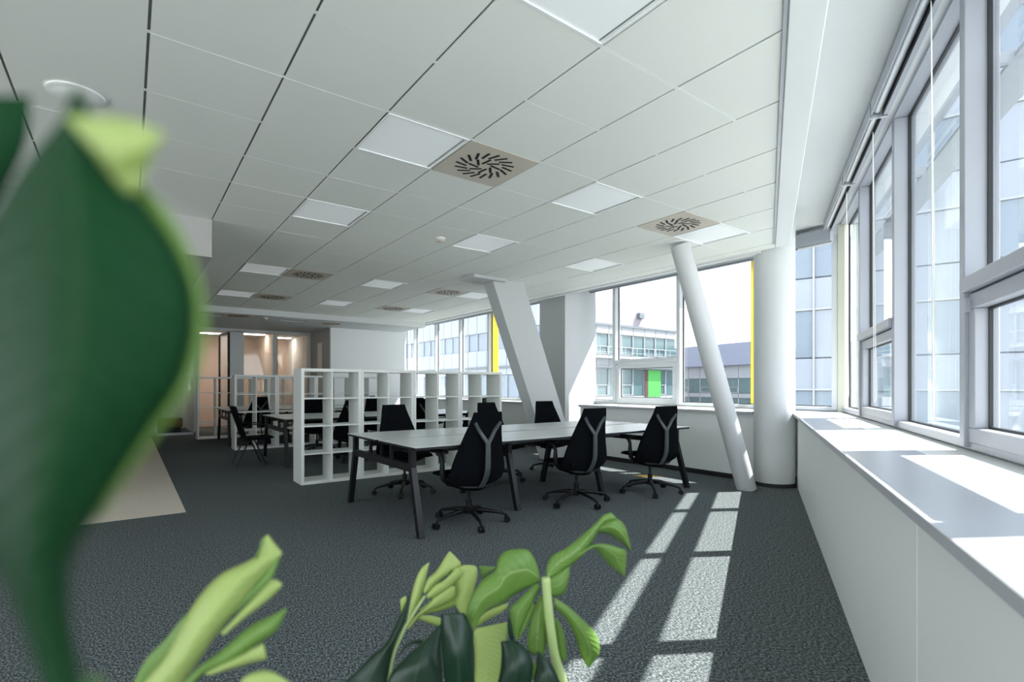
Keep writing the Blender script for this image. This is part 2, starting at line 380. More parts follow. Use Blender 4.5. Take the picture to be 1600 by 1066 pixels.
# lamps, diffusers
def panel_lamp(label):
    r = empty('ceiling_light'); tag(r, label, 'ceiling light', 'square recessed ceiling lights')
    h = G/2-0.008
    f = MB(); fw = 0.012
    for a in ((-h,h,-h,-h+fw),(-h,h,h-fw,h),(-h,-h+fw,-h+fw,h-fw),(h-fw,h,-h+fw,h-fw)): f.box(*a, -0.006, 0.02)
    f.build('light_frame', 'barw', r)
    MB().box(h-0.006-0.03, h-0.012-0.018, -h+0.02, h-0.02, -0.001, 0.012).build('light_slot', 'bar', r)
    MB().box(-h+fw, h-0.036, -h+fw, h-fw, 0.002, 0.014).build('light_panel', 'lamp', r)
    MB().box(h-0.03, h-fw, -h+fw, h-fw, 0.0, 0.014).build('light_side_strip', 'barw', r)
    return r
def diffuser(label):
    r = empty('swirl_diffuser'); tag(r, label, 'air vent', 'square swirl air diffusers')
    h = G/2-0.004
    MB().box(-h, h, -h, h, -0.004, 0.014).build('face_plate', 'diff', r)
    s = MB()
    for k in range(18):     # outer ring of vanes
        t = 2*math.pi*k/18; c = Vector((0.178*math.cos(t), 0.178*math.sin(t), 0)); a = t+0.50
        d = Vector((math.cos(a), math.sin(a), 0))*0.050; n = Vector((-math.sin(a), math.cos(a), 0))*0.0105
        s.prism([tuple((c+d*i+n*j)[:2]) for i, j in ((-1,-1),(1,-1),(1,1),(-1,1))], -0.0055, -0.001)
    for k in range(8):
        t = 2*math.pi*(k+0.5)/8; c = Vector((0.082*math.cos(t), 0.082*math.sin(t), 0)); a = t+0.55
        d = Vector((math.cos(a), math.sin(a), 0))*0.048; n = Vector((-math.sin(a), math.cos(a), 0))*0.0105
        s.prism([tuple((c+d*i+n*j)[:2]) for i, j in ((-1,-1),(1,-1),(1,1),(-1,1))], -0.0055, -0.001)
    tag(s.build('vane_slots', 'slot', r), kind='stuff')
    return r
rows = {-3: 'row behind and above the viewer', 0: 'nearest complete row', 3: 'second row, beyond the first swirl diffusers', 8: 'third row, above the open shelves', 12: 'farthest row before the ceiling step'}
colsn = {3: 'left', 6: 'middle', 9: 'right, window-side'}
src = None
for (i, j) in sorted(lights, key=lambda q: (q[1], q[0])):
    if i == 0 or j == -3 and i != 3: continue
    if j == -3: lab = 'recessed square ceiling light cut off by the top edge of the photo'
    else: lab = 'square white ceiling light, %s one of the %s' % (colsn[i], rows[j])
    o = panel_lamp(lab) if src is None else copy_tree(src)
    if src is None: src = o
    o['label'] = lab; o.location = (X0+G*(i+.5), Y0+G*(j+.5), ZC)
src = None
for (i, j) in sorted(diffs, key=lambda q: (q[1], q[0])):
    lab = {(4,0): 'large beige swirl diffuser touching the nearest left ceiling light', (8,0): 'beige swirl diffuser above the slanted round pipe',
           (4,8): 'beige swirl diffuser in line with left lights, third row', (8,8): 'white-looking swirl diffuser left of the slanted slab strut top',
           (4,12): 'beige swirl diffuser before the ceiling step, left', (8,12): 'small far swirl diffuser before the ceiling step, right'}[(i, j)]
    o = diffuser(lab) if src is None else copy_tree(src)
    if src is None: src = o
    o['label'] = lab; o.location = (X0+G*(i+.5), Y0+G*(j+.5), ZC)
dsrc = src
for x, y, lab in ((1.95, 12.75, 'swirl diffuser in the lowered far ceiling, left'), (4.05, 13.0, 'swirl diffuser in the lowered far ceiling beside the grey recess')):
    o = copy_tree(dsrc); o.location = (x, y, lz); o['label'] = lab
o = None
for x, y, lab in ((1.6, 12.75, 'light in the lowered far ceiling, leftmost'), (3.15, 12.8, 'light in the lowered far ceiling, middle')):
    if o is None: o = panel_lamp(lab); first = o
    else: o = copy_tree(first)
    o['label'] = lab; o.location = (x-(0.2 if x < 2 else 0), y, lz)
def detector(x, y, z, lab):
    r = empty('smoke_detector', (x, y, z)); tag(r, lab, 'smoke detector', 'ceiling smoke detectors')
    MB().lathe([(0.055,0),(0.055,-0.012),(0.045,-0.018)], n=20).build('base_plate', 'barw', r, smooth='auto')
    MB().lathe([(0.038,-0.018),(0.042,-0.035),(0.030,-0.048),(0.012,-0.052)], n=20).build('sensor_head', 'diff', r, smooth='auto')
detector(2.84, 5.19, ZC, 'small round smoke detector between the first two rows of lights')
detector(2.50, 12.75, lz, 'small round smoke detector on the lowered far ceiling')
sp = empty('ceiling_speaker', (-0.24, 3.88, ZC)); tag(sp, 'flat round white ceiling speaker above the big blurred leaf', 'speaker')
MB().lathe([(0.135,0),(0.135,-0.010),(0.120,-0.016)], n=36).build('speaker_rim', 'barw', sp, smooth='auto')
MB().lathe([(0.118,-0.010),(0.10,-0.020),(0.02,-0.022)], n=36).build('speaker_grille', 'tile', sp, smooth='auto')

# ------------------------------------------------------------------ glazed walls
ZS, ZT = 0.945, 3.30
def mullion(T, u, zt, zb=0.94, wdt=0.07, o0=0.0, o1=0.10, name='mullion', m='frame'):
    return MB(T).box(u, u+wdt, o0, o1, zb, zt)
def glazed(name, T, us, zt, D0, sashes, tr, label, label_win, first_n, fm='frame'):
    """us = mullion positions (u of the camera-side face), D0 = inner face offset"""
    n = first_n
    for k in range(len(us)-1):
        u0, u1 = us[k]+0.07, us[k+1]
        root = empty('window_%d' % n, T((u0+u1)/2, D0+0.05, ZS)); root['kind'] = 'structure'; root['label'] = label_win(k)
        inv = Matrix.Translation(-root.location)
        def TL(u, o, z, T=T, r=root.location): return T(u, o, z)-r
        n += 1
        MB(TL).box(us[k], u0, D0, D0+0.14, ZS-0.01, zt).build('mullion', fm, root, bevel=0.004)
        fr = MB(TL); a, b = D0+0.08, D0+0.14; q = 0.012
        if k in sashes:
            MB(TL).box(u0, u1, D0-0.02, D0+0.13, tr, tr+0.07).build('transom', fm, root, bevel=0.004)
            MB(TL).box(u0, u1, D0+0.105, D0+0.113, tr+0.09, zt).build('pane', 'glass', root)
            for (p0, p1, z0, z1) in ((u0,u1,tr+0.07,tr+0.07+q),(u0,u1,zt-q,zt),(u0,u0+q,tr+0.07,zt),(u1-q,u1,tr+0.07,zt)):
                fr.box(p0, p1, D0+0.090, D0+0.108, z0, z1)
            s = MB(TL); z0, z1 = ZS+0.015, tr-0.01; t = 0.075
            for (p0, p1, a0, a1) in ((u0+0.01,u1-0.01,z0,z0+t),(u0+0.01,u1-0.01,z1-t,z1),(u0+0.01,u0+0.01+t,z0+t,z1-t),(u1-0.01-t,u1-0.01,z0+t,z1-t)):
                s.box(p0, p1, D0+0.015, D0+0.11, a0, a1)
            sash = s.build('sash', fm, root, bevel=0.004)
            MB(TL).box(u0+0.08, u1-0.08, D0+0.08, D0+0.088, z0+t-0.004, z1-t+0.004).build('pane', 'glass', sash)
            g = MB(TL); x0, x1, y0_, y1_ = u0+0.085, u1-0.085, z0+t, z1-t
            for (p0, p1, a0, a1) in ((x0,x1,y0_,y0_+q),(x0,x1,y1_-q,y1_),(x0,x0+q,y0_,y1_),(x1-q,x1,y0_,y1_)):
                g.box(p0, p1, D0+0.068, D0+0.083, a0, a1)
            g.build('gasket', 'gasket', sash)
            MB(TL).box(u1-0.035, u1-0.015, D0-0.005, D0+0.02, z1-0.09, z1-0.02).build('hinge', fm, sash)
        else:
            MB(TL).box(u0, u1, D0+0.105, D0+0.113, ZS+0.03, zt).build('pane', 'glass', root)
            for (p0, p1, z0, z1) in ((u0,u1,ZS+0.03,ZS+0.03+q),(u0,u1,zt-q,zt),(u0,u0+q,ZS+0.03,zt),(u1-q,u1,ZS+0.03,zt)):
                fr.box(p0, p1, D0+0.090, D0+0.108, z0, z1)
        fr.build('gasket', 'gasket', root)
        MB(TL).box(us[k], u1, D0+0.02, D0+0.16, ZS-0.02, ZS+0.03).build('bottom_rail', fm, root, bevel=0.004)
        MB(TL).box(us[k], u1, D0, D0+0.14, zt, zt+0.06).build('head_rail', fm, root)
    return n
DW = 0.93
usR = [3.34+1.52*k for k in range(-6, 3)] + [7.80]
def wr(k):
    return {8: 'last full-height pane before the corner', 7: 'far window with small opening sash under a transom', 6: 'full-height window with hanging bead chain',
            5: 'nearest visible window with opening sash at the right edge'}.get(k, 'window of the right wall behind the viewer')
nn = glazed('r', TW, usR, ZT, DW, (1, 3, 5, 7), 1.71, None, wr, 1)
usF = [2.86, 3.82] + [5.23+1.41*k for k in range(0, 8)] + [15.85]
def wf(k):
    return {0: 'narrow far window between round column and corner', 1: 'far window partly behind the round column', 2: 'sky-filled far window crossed by the slanted pipe' if False else 'far window right of centre crossed by the slanted pipe',
            3: 'far window with opening sash and green facade behind', 4: 'far window beside the square pillar'}.get(k, 'far window number %d left of the slanted slab strut' % (k-4))
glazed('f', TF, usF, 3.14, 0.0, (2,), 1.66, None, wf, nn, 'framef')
# corner post
cp = TW(7.80, 0.93, 0)
struct(MB().box(XF-0.015, XF+0.10, cp.y-0.06, cp.y+0.02, 0.9, 3.32), 'trim_10', 'cpost', None, 'pale corner post where the two glazed walls meet')
MB().box(XF+0.125, XF+0.14, 3.55, 3.80, 0.9, 3.14).build('yellow_panel', 'yglass', bpy.data.objects['trim_10'])['label'] = 'yellow glass strip'
yp = tag(MB().box(XF+0.16, XF+0.20, 10.72, 11.10, -3, 3.5).build('yellow_fin', 'yellow'), 'bright yellow vertical fin outside the far windows', 'facade fin')
yp2 = tag(MB().box(XF+0.16, XF+0.20, 3.97, 4.10, -3, 3.5).build('yellow_fin', 'yellow'), 'thin yellow fin outside, just left of the round column', 'facade fin')
# headers and parapets
struct(MB(TW).box(-6, 7.9, DW+0.0, DW+0.3, 3.34, 3.6), 'wall_right', 'wallw', None, 'right window wall above and below the glazing')
MB(TW).box(-6, 7.9, DW+0.06, DW+0.25, -0.3, ZS-0.015).build('parapet', 'wallw', bpy.data.objects['wall_right'])
MB(TW).box(-6, 7.9, DW+0.16, 1.348, 3.42, 3.62).build('added_sun_canopy', 'frame', bpy.data.objects['wall_right'])  # added slab outside, sized to cut off the upper sun on the floor
MB(TW).box(-6, 7.9, 1.152, 1.346, 2.89, 2.912).build('added_sun_louvre', 'frame', bpy.data.objects['wall_right'])  # added blade, placed to shade the gap between the two sun bands
for k in range(8):
    MB(TW).box(-4.2+1.52*k+0.02, -4.2+1.52*k+0.05, DW+0.12, 1.34, 2.87, 2.93).build('added_louvre_bracket', 'frame', bpy.data.objects['wall_right'])  # brackets for the added blade
MBX = 0
wfar = struct(MB().box(XF+0.0, XF+0.3, 2.8, 15.9, 3.2, 3.6), 'wall_far', 'wallw', None, 'far window wall above and below the glazing')
MB().box(XF+0.06, XF+0.25, 2.8, 15.9, -0.3, ZS-0.015).build('parapet', 'wallw', wfar)
MB().box(XF-0.02, XF+0.04, 2.9, 15.8, 3.14, 3.32).build('header', 'wallw', wfar)
MB().box(XF+0.2, XF+0.46, 2.9, 16, 3.42, 3.6).build('added_sun_canopy', 'frame', wfar)  # added overhang that trims the sun coming through the far windows
MB().box(XF+0.46, XF+0.78, 4.9, 7.4, 3.42, 3.6).build('added_sun_canopy', 'frame', wfar)  # deeper piece added only to keep sun off the upper pillar

# blind cassettes with bead chains
def cassette(u0, u1, lab, chain_u, zb):
    r = empty('roller_blind', TW((u0+u1)/2, 0.77, 3.24)); tag(r, lab, 'blind', 'roller blinds along the right windows')
    L = r.location.copy()
    def T(u, o, z): return TW(u, o, z)-L
    MB(T).tube([(u0,0.765,3.24),(u1,0.765,3.24)], 0.030, 14).build('blind_roll', 'alu', r, smooth='auto')
    MB(T).box(u0, u1, 0.725, 0.735, 3.205, 3.30).build('cassette_front', 'frame', r)
    MB(T).box(u0, u1, 0.80, 0.83, 3.19, 3.30).build('guide_rail', 'frame', r)
    MB(T).box(u0, u1, 0.797, 0.80, 3.19, 3.30).build('rail_gap', 'gasket', r)
    MB(T).box(u0, u0+0.02, 0.72, 0.83, 3.185, 3.30).build('end_bracket', 'alu', r)
    if chain_u:
        p = []
        for k in range(13):
            t = math.pi*k/12; p.append((chain_u+0.03*math.cos(t), 0.80+0.012*math.cos(t), zb+0.05-0.06*math.sin(t)))
        MB(T).tube([(chain_u+0.008,0.79,3.2)]+p+[(chain_u-0.008,0.785,3.2)], 0.0022, 6).build('bead_chain', 'chain', r)
cassette(-3.2, 1.45, 'roller blind cassette nearest the viewer, at the top right edge', None, 1)
cassette(1.47, 4.5, 'long grey roller blind cassette above the near right windows', 3.30, 1.08)
cassette(4.52, 5.9, 'middle roller blind cassette with looped bead chain', 4.80, 1.13)
cassette(5.92, 7.6, 'farthest roller blind cassette before the corner', 6.15, 1.13)
fb_ = empty('roller_blind', (XF-0.1, 9, 3.08)); tag(fb_, 'long slim blind box along the head of the far windows', 'blind')
MB().box(-0.05, 0.05, -5.5, 4.6, 0.0, 0.07).build('cassette', 'alu', fb_)
MB().tube([(0,-5.5,-0.012),(0,4.6,-0.012)], 0.02, 10).build('blind_roll', 'frame', fb_)
fb2 = empty('roller_blind', (XF-0.1, 3.1, 3.10)); tag(fb2, 'short blind box over the window between column and corner', 'blind')
MB().box(-0.06, 0.06, -0.22, 0.2, 0.0, 0.16).build('cassette', 'frame', fb2)
MB().tube([(0,-0.22,-0.014),(0,0.2,-0.014)], 0.02, 10).build('blind_roll', 'alu', fb2)

# ------------------------------------------------------------------ window cabinets
ZB = 0.915
def cabinet(name, T, loc, segs, d0, d1, grille0, lab, k0):
    r = empty(name, loc); tag(r, lab, 'cabinet'); L = r.location.copy()
    def TL(u, o, z): return T(u, o, z)-L
    u0, u1 = segs[0], segs[-1]
    MB(TL).box(u0, u1, d0, grille0, ZB-0.036, ZB).build('top_board', 'board', r, bevel=0.003)
    for a, b in zip(segs[:-1], segs[1:]):
        MB(TL).box(a+0.0025, b-0.0025, d0+0.05, d0+0.068, k0, ZB-0.038).build('front_panel', 'panel', r, bevel=0.0015)
    MB(TL).box(u0+0.01, u1-0.01, d0+0.068, d0+0.08, 0.02, ZB-0.038).build('carcass', 'kick', r)
    MB(TL).box(u0, u0+0.018, d0+0.06, d1, 0.02, ZB-0.036).build('end_panel', 'panel', r)
    MB(TL).box(u1-0.018, u1, d0+0.06, d1, 0.02, ZB-0.036).build('end_panel', 'panel', r)
    MB(TL).box(u0+0.01, u1-0.01, d0+0.09, d0+0.10, 0.0, k0+0.01).build('kickboard', 'kick', r)
    g = MB(TL); g.box(u0, u1, grille0+0.002, grille0+0.02, ZB-0.03, ZB-0.001); g.box(u0, u1, d1-0.02, d1, ZB-0.03, ZB-0.001)
    g.box(u0, u1, grille0, d1, ZB-0.05, ZB-0.03)
    u = u0+0.01
    while u < u1-0.01:
        g.box(u, u+0.011, grille0+0.02, d1-0.02, ZB-0.02, ZB-0.002); u += 0.02
    tag(g.build('vent_grille', 'grille', r), kind='stuff')
    return r
cabinet('window_cabinet', TW, TW(3, 0.6, 0), [-5.0, -3.0, -0.8, 1.89, 4.6, 7.42], 0.368, 0.99, 0.72, 'long low white window cabinet running along the right windows', 0.0)
cabinet('radiator_cover', TF, (6.9, 5.2, 0), [3.52, 5.1, 6.72], -0.87, 0.06, -0.25, 'white radiator cover under the far windows, behind the slanted pipe', 0.07)
cabinet('radiator_cover', TF, (6.9, 11, 0), [7.95, 9.6, 11.2, 12.6, 13.85], -0.66, 0.06, -0.25, 'white radiator cover left of the square pillar, behind the shelves', 0.07)
# corner shelf piece between column and the two cabinets
q0 = TW(7.428, 0.368, 0); q1 = TW(7.428, 0.99, 0); q2 = TW(7.75, 0.99, 0)
tag(MB().prism([(q0.x,q0.y),(q1.x,q1.y),(XF+0.06, q2.y),(XF+0.06,3.5),(6.85,3.5),(6.85,3.3)], ZB-0.036, ZB-0.001).build('corner_board', 'board'), 'white sill board filling the corner behind the round column', 'sill board')

# ------------------------------------------------------------------ solid walls, pillars
wl = struct(MB().box(-4.2, -4.0, 6, 20, 0, 3.4), 'wall_left', 'wallw', None, 'left office wall out of view, glazing added for fill light')
MB().box(-4.2, -4.0, -3.9, 6, 0, 0.25).build('parapet', 'wallw', wl); MB().box(-4.2, -4.0, -3.9, 6, 3.2, 3.4).build('header', 'wallw', wl)  # unseen window opening added to let fill light into the room
for k in range(8):
    MB().box(-4.17, -4.03, -3.9+1.4*k, -3.82+1.4*k, 0.25, 3.2).build('mullion', 'frame', wl)
    if k < 7: MB().box(-4.105, -4.095, -3.82+1.4*k, -2.5+1.4*k, 0.25, 3.2).build('pane', 'glass', wl)
struct(MB().box(4.30, 6.42, 13.86, 16.4, 0, 3.3), 'wall_core', 'farw', None, 'white wall block between meeting rooms and far windows')
MB().box(4.285, 4.30, 13.87, 15.7, 0, lz).build('recess_face', 'wallg', bpy.data.objects['wall_core'])
struct(MB().box(6.42, 7.4, 15.86, 16.0, 0, 3.3), 'wall_end', 'wallw', None, 'short white end wall of the far window row')
struct(MB().box(6.56, XF+0.05, 7.19, 7.93, 0, 3.34), 'wall_pillar', 'colw', None, 'square white pillar between the far windows', bevel=0.004)
MB().box(6.545, 6.56, 7.19, 7.93, 0, 0.07).build('baseboard', 'kick', bpy.data.objects['wall_pillar'])
# slanted slab strut
s_ = empty('slanted_slab_strut', (5.7, 6.75, 0)); tag(s_, 'broad white slanted concrete strut in front of the square pillar', 'strut')
def sx(z): return 5.67-0.40*z
MB(lambda x, y, z: (x-5.7, y-6.75, z)).prism_y([(sx(0),0),(sx(0)+0.62,0),(sx(ZC)+0.62,ZC),(sx(ZC),ZC)], 6.60, 6.86).build('strut_body', 'colw', s_, bevel=0.006)
MB(lambda x, y, z: (x-5.7, y-6.75, z)).box(4.12, 4.72, 6.50, 6.90, ZC-0.055, ZC-0.004).build('head_plate', 'colw', s_, bevel=0.004)
# slanted round pipe
p_ = empty('slanted_pipe', (5.97, 3.30, 0)); tag(p_, 'thick white round pipe slanting from floor to ceiling before the far windows', 'pipe column')
MB(lambda x, y, z: (x-5.97, y-3.30, z)).tube([(5.985,3.33,0.0),(5.205,3.713,2.90)], 0.112, 32).build('pipe', 'colw', p_, smooth='auto')
tag(MB().lathe([(0.150,2.913),(0.150,2.921)], (5.20,3.712,0), 24).build('ceiling_collar', 'barw'), 'flat round collar where the slanted pipe meets the ceiling', 'pipe collar')
# round column
c_ = empty('round_column', (6.54, 3.28, 0)); tag(c_, 'thick round white column where the two window walls meet', 'column')
MB().lathe([(0.236,0.05),(0.236,3.33)], n=56).build('shaft', 'colw', c_, smooth='auto')
MB().lathe([(0.230,0.0),(0.230,0.05)], n=56).build('base_ring', 'kick', c_, smooth='auto')

# ------------------------------------------------------------------ meeting rooms behind the glass partition
YG = 15.7
gp = empty('wall_partition', (2.4, YG, 0)); gp['kind'] = 'structure'; gp['label'] = 'glass partition wall of the meeting rooms'
def TP(x, y, z): return (x-2.4, y-YG, z)
ztop = 2.74
MB(TP).box(0.40, 4.29, YG-0.03, YG+0.07, ztop-0.02, lz+0.02).build('head_rail', 'framef', gp)
MB(TP).box(0.40, 1.46, YG-0.03, YG+0.07, 0, 0.06).build('bottom_rail', 'framef', gp)
MB(TP).box(2.2, 4.29, YG-0.03, YG+0.07, 0, 0.06).build('bottom_rail', 'framef', gp)
for a, b in ((0.40,0.58),(1.36,1.48),(3.27,3.37),(4.20,4.29)):
    MB(TP).box(a, b, YG-0.03, YG+0.07, 0, ztop).build('post', 'framef', gp)
MB(TP).box(2.20, 2.53, YG-0.03, YG+0.07, 0, ztop).build('solid_panel', 'framef', gp)
for a, b in ((0.58,1.36),(2.53,3.27),(3.37,4.20)):
    MB(TP).box(a, b, YG+0.015, YG+0.025, 0.05, ztop).build('pane', 'iglass', gp)
dr = empty('door_1', (2.18, YG+0.05, 0), math.radians(100)); dr['kind'] = 'structure'; dr['label'] = 'open glass door of the meeting room'
MB().box(-0.0, 0.05, -0.02, 0.02, 0.01, ztop-0.03).build('door_stile', 'gasket', dr); MB().box(0.72, 0.77, -0.02, 0.02, 0.01, ztop-0.03).build('door_stile', 'gasket', dr)
MB().box(0.05, 0.72, -0.02, 0.02, ztop-0.1, ztop-0.03).build('door_rail', 'gasket', dr); MB().box(0.05, 0.72, -0.005, 0.005, 0.05, ztop-0.1).build('pane', 'iglass', dr)
MB().box(0.66, 0.70, -0.06, -0.03, 1.0, 1.14).build('door_handle', 'alu', dr)
struct(MB().box(1.30, 4.35, 18.6, 18.75, 0, 2.9), 'wall_meeting_back', 'peach', None, 'peach rear wall of the meeting rooms')
struct(MB().box(4.30, 4.36, 16.41, 18.6, 0, 2.9), 'wall_meeting_end', 'wallw', None, 'end wall of the right meeting room')
struct(MB().box(3.35, 3.42, YG+0.1, 18.6, 0, 2.9), 'wall_meeting_divider', 'peach', None, 'peach dividing wall between meeting rooms')
struct(MB().box(1.40, 1.46, YG+0.1, 18.6, 0, 2.9), 'wall_meeting_side', 'wallw', None, 'side wall of the left meeting room')
struct(MB().box(-4.0, 1.40, 18.4, 18.55, 0, 2.9), 'wall_lounge_back', 'wallw', None, 'pale back wall of the lounge behind glass')
struct(MB().box(-4.0, 4.35, YG+0.08, 18.7, lz+0.0, lz+0.1), 'ceiling_meeting', 'plaster', None, 'meeting room ceiling')
struct(MB().box(-4.0, 0.40, YG-0.03, YG+0.08, 0, lz+0.02), 'wall_lounge_front', 'diff', None, 'beige wall left of the glass partition')
for x, y, lab in ((1.95, 17.3, 'bright warm meeting room light seen through the door opening'), (3.0, 16.9, 'bright warm meeting room light behind the middle pane'), (0.75, 17.5, 'warm lounge light behind the left pane'), (3.9, 17.6, 'fill light added behind the right pane')):  # last lamp is added to brighten the dark right-hand room
    r = empty('meeting_room_light', (x, y, lz)); tag(r, lab, 'ceiling light', 'lit ceiling lights inside the meeting rooms')
    MB().box(-0.31, 0.31, -0.16, 0.16, -0.012, 0.0).build('light_frame', 'barw', r); MB().box(-0.29, 0.29, -0.14, 0.14, -0.018, -0.010).build('light_panel', 'warm', r)
sf = empty('lounge_bench', (0.95, 16.6, 0)); tag(sf, 'low mustard bench seat behind the left glass pane', 'bench')
MB().box(-0.35, 0.22, -0.3, 0.3, 0.16, 0.40).build('seat_block', 'sofa', sf, bevel=0.02, seg=2); MB().box(-0.30, 0.18, -0.26, 0.26, 0.0, 0.16).build('plinth', 'kick', sf)
MB().box(-0.35, -0.25, -0.28, 0.3, 0.40, 0.95).build('backrest', 'wallg', sf, bevel=0.02, seg=2)
gv = tag(MB().box(4.272, 4.282, 14.55, 14.95, 0.3, 2.45).build('narrow_mirror_panel', 'shelf'), 'narrow bright glazed panel on the grey recess wall', 'panel')
sw = empty('wall_controller', (4.98, 13.86, 1.30)); tag(sw, 'small square controller box on the white wall block', 'wall switch')
MB().box(-0.06, 0.06, -0.02, 0, -0.08, 0.08).build('housing', 'panel', sw, bevel=0.004); MB().box(-0.03, 0.03, -0.024, -0.02, 0.0, 0.05).build('display', 'fline', sw)

# ------------------------------------------------------------------ shelves
def shelf_unit(lab, group):
    W, H, Dp = 0.77, 1.47, 0.39; t = 0.038; s = 0.016
    r = empty('open_shelf'); tag(r, lab, 'shelf', group)
    for x in (0, W-t): MB().box(x+0.0008, x+t-0.0008, 0, Dp, 0, H).build('side_panel', 'shelf', r, bevel=0.0015)
    MB().box(t, W-t, 0, Dp, H-t, H).build('top_panel', 'shelf', r, bevel=0.0015); MB().box(t, W-t, 0, Dp, 0, t).build('bottom_panel', 'shelf', r, bevel=0.0015)
    MB().box(W/2-s/2, W/2+s/2, 0.002, Dp-0.002, t, H-t).build('divider', 'shelf', r)
    hh = (H-2*t-3*s)/4
    for k in range(3):
        z = t+hh*(k+1)+s*k
        for a, b in ((t, W/2-s/2), (W/2+s/2, W-t)): MB().box(a, b, 0.002, Dp-0.002, z, z+s).build('shelf_board', 'shelf', r)
    return r
src = None
names = ['leftmost', 'second', 'third', 'rightmost']
for (x, y, n, nm, g) in ((1.743, 6.789, 4, 'front shelf row', 'open shelves of the front row'), (1.66, 11.28, 4, 'middle shelf row', 'open shelves of the middle row'), (1.30, 14.10, 3, 'rear shelf row', 'open shelves of the rear row')):
    for k in range(n):
        lab = 'white open cube shelf, %s unit of the %s' % ((names if n == 4 else ['left', 'middle', 'right'])[k], nm)
        o = shelf_unit(lab, g) if src is None else copy_tree(src)
        if src is None: src = o
        o['label'] = lab; o['group'] = g; o.location = (x+0.7705*k, y, 0)

# ------------------------------------------------------------------ bench desks
def bench(lab):
    r = empty('bench_desk'); tag(r, lab, 'desk', 'double bench desks')
    L = 3.72; z1 = 0.74; z0 = 0.716
    for (a, b) in ((0, 0.785), (0.845, 1.625)):
        t = MB().box(0, L, a, b, z1-0.004, z1).build('tabletop', 'dtop', r)
        e = MB().box(0.0005, L-0.0005, a+0.0005, b-0.0005, z0, z1-0.004).build('tabletop_edge', 'dblack', t)
    for k, x in enumerate((0.02, 1.24, 2.45, 3.62)):
        ins = 0.0 if k in (0, 3) else 0.30
        for sgn, yb in ((-1, 0.14+ins), (1, 1.625-0.14-ins)):
            f = -0.02+ins if sgn < 0 else 1.625+0.02-ins
            m = MB(); m.bar((x+0.02,yb,z0),(x+0.02,yb,0.54),0.045,0.06)
            q = [(yb-0.03,0.56),(yb+0.03,0.56),(f+0.028,0.0),(f-0.028,0.0)]
            m.prism_x(q, x-0.005, x+0.045)
            m.build('leg', 'dblack', r)
        MB().box(x+0.002, x+0.038, 0.14+ins, 1.485-ins, 0.52, 0.585).build('cross_bar', 'dblack', r)
        if k in (0, 3):
            for y in (0.55, 1.05): MB().box(x+0.008, x+0.032, y, y+0.035, 0.58, z0).build('post', 'dblack', r)
    for y in (0.55, 1.05): MB().box(0.04, 3.62, y, y+0.04, 0.655, z0-0.001).build('long_beam', 'dblack', r)
    MB().box(0.3, L-0.3, 0.66, 0.96, 0.60, 0.612).build('cable_tray', 'dblack', r)
    return r
d1 = bench('long pale-topped black double desk in front of the front shelf row'); d1.location = (1.88, 3.86, 0)
d2 = copy_tree(d1); d2.location = (1.92, 8.42, 0); d2['label'] = 'long double desk between the front and middle shelf rows'
d3 = copy_tree(d1); d3.location = (1.66, 12.17, 0); d3['label'] = 'long double desk behind the middle shelf row'

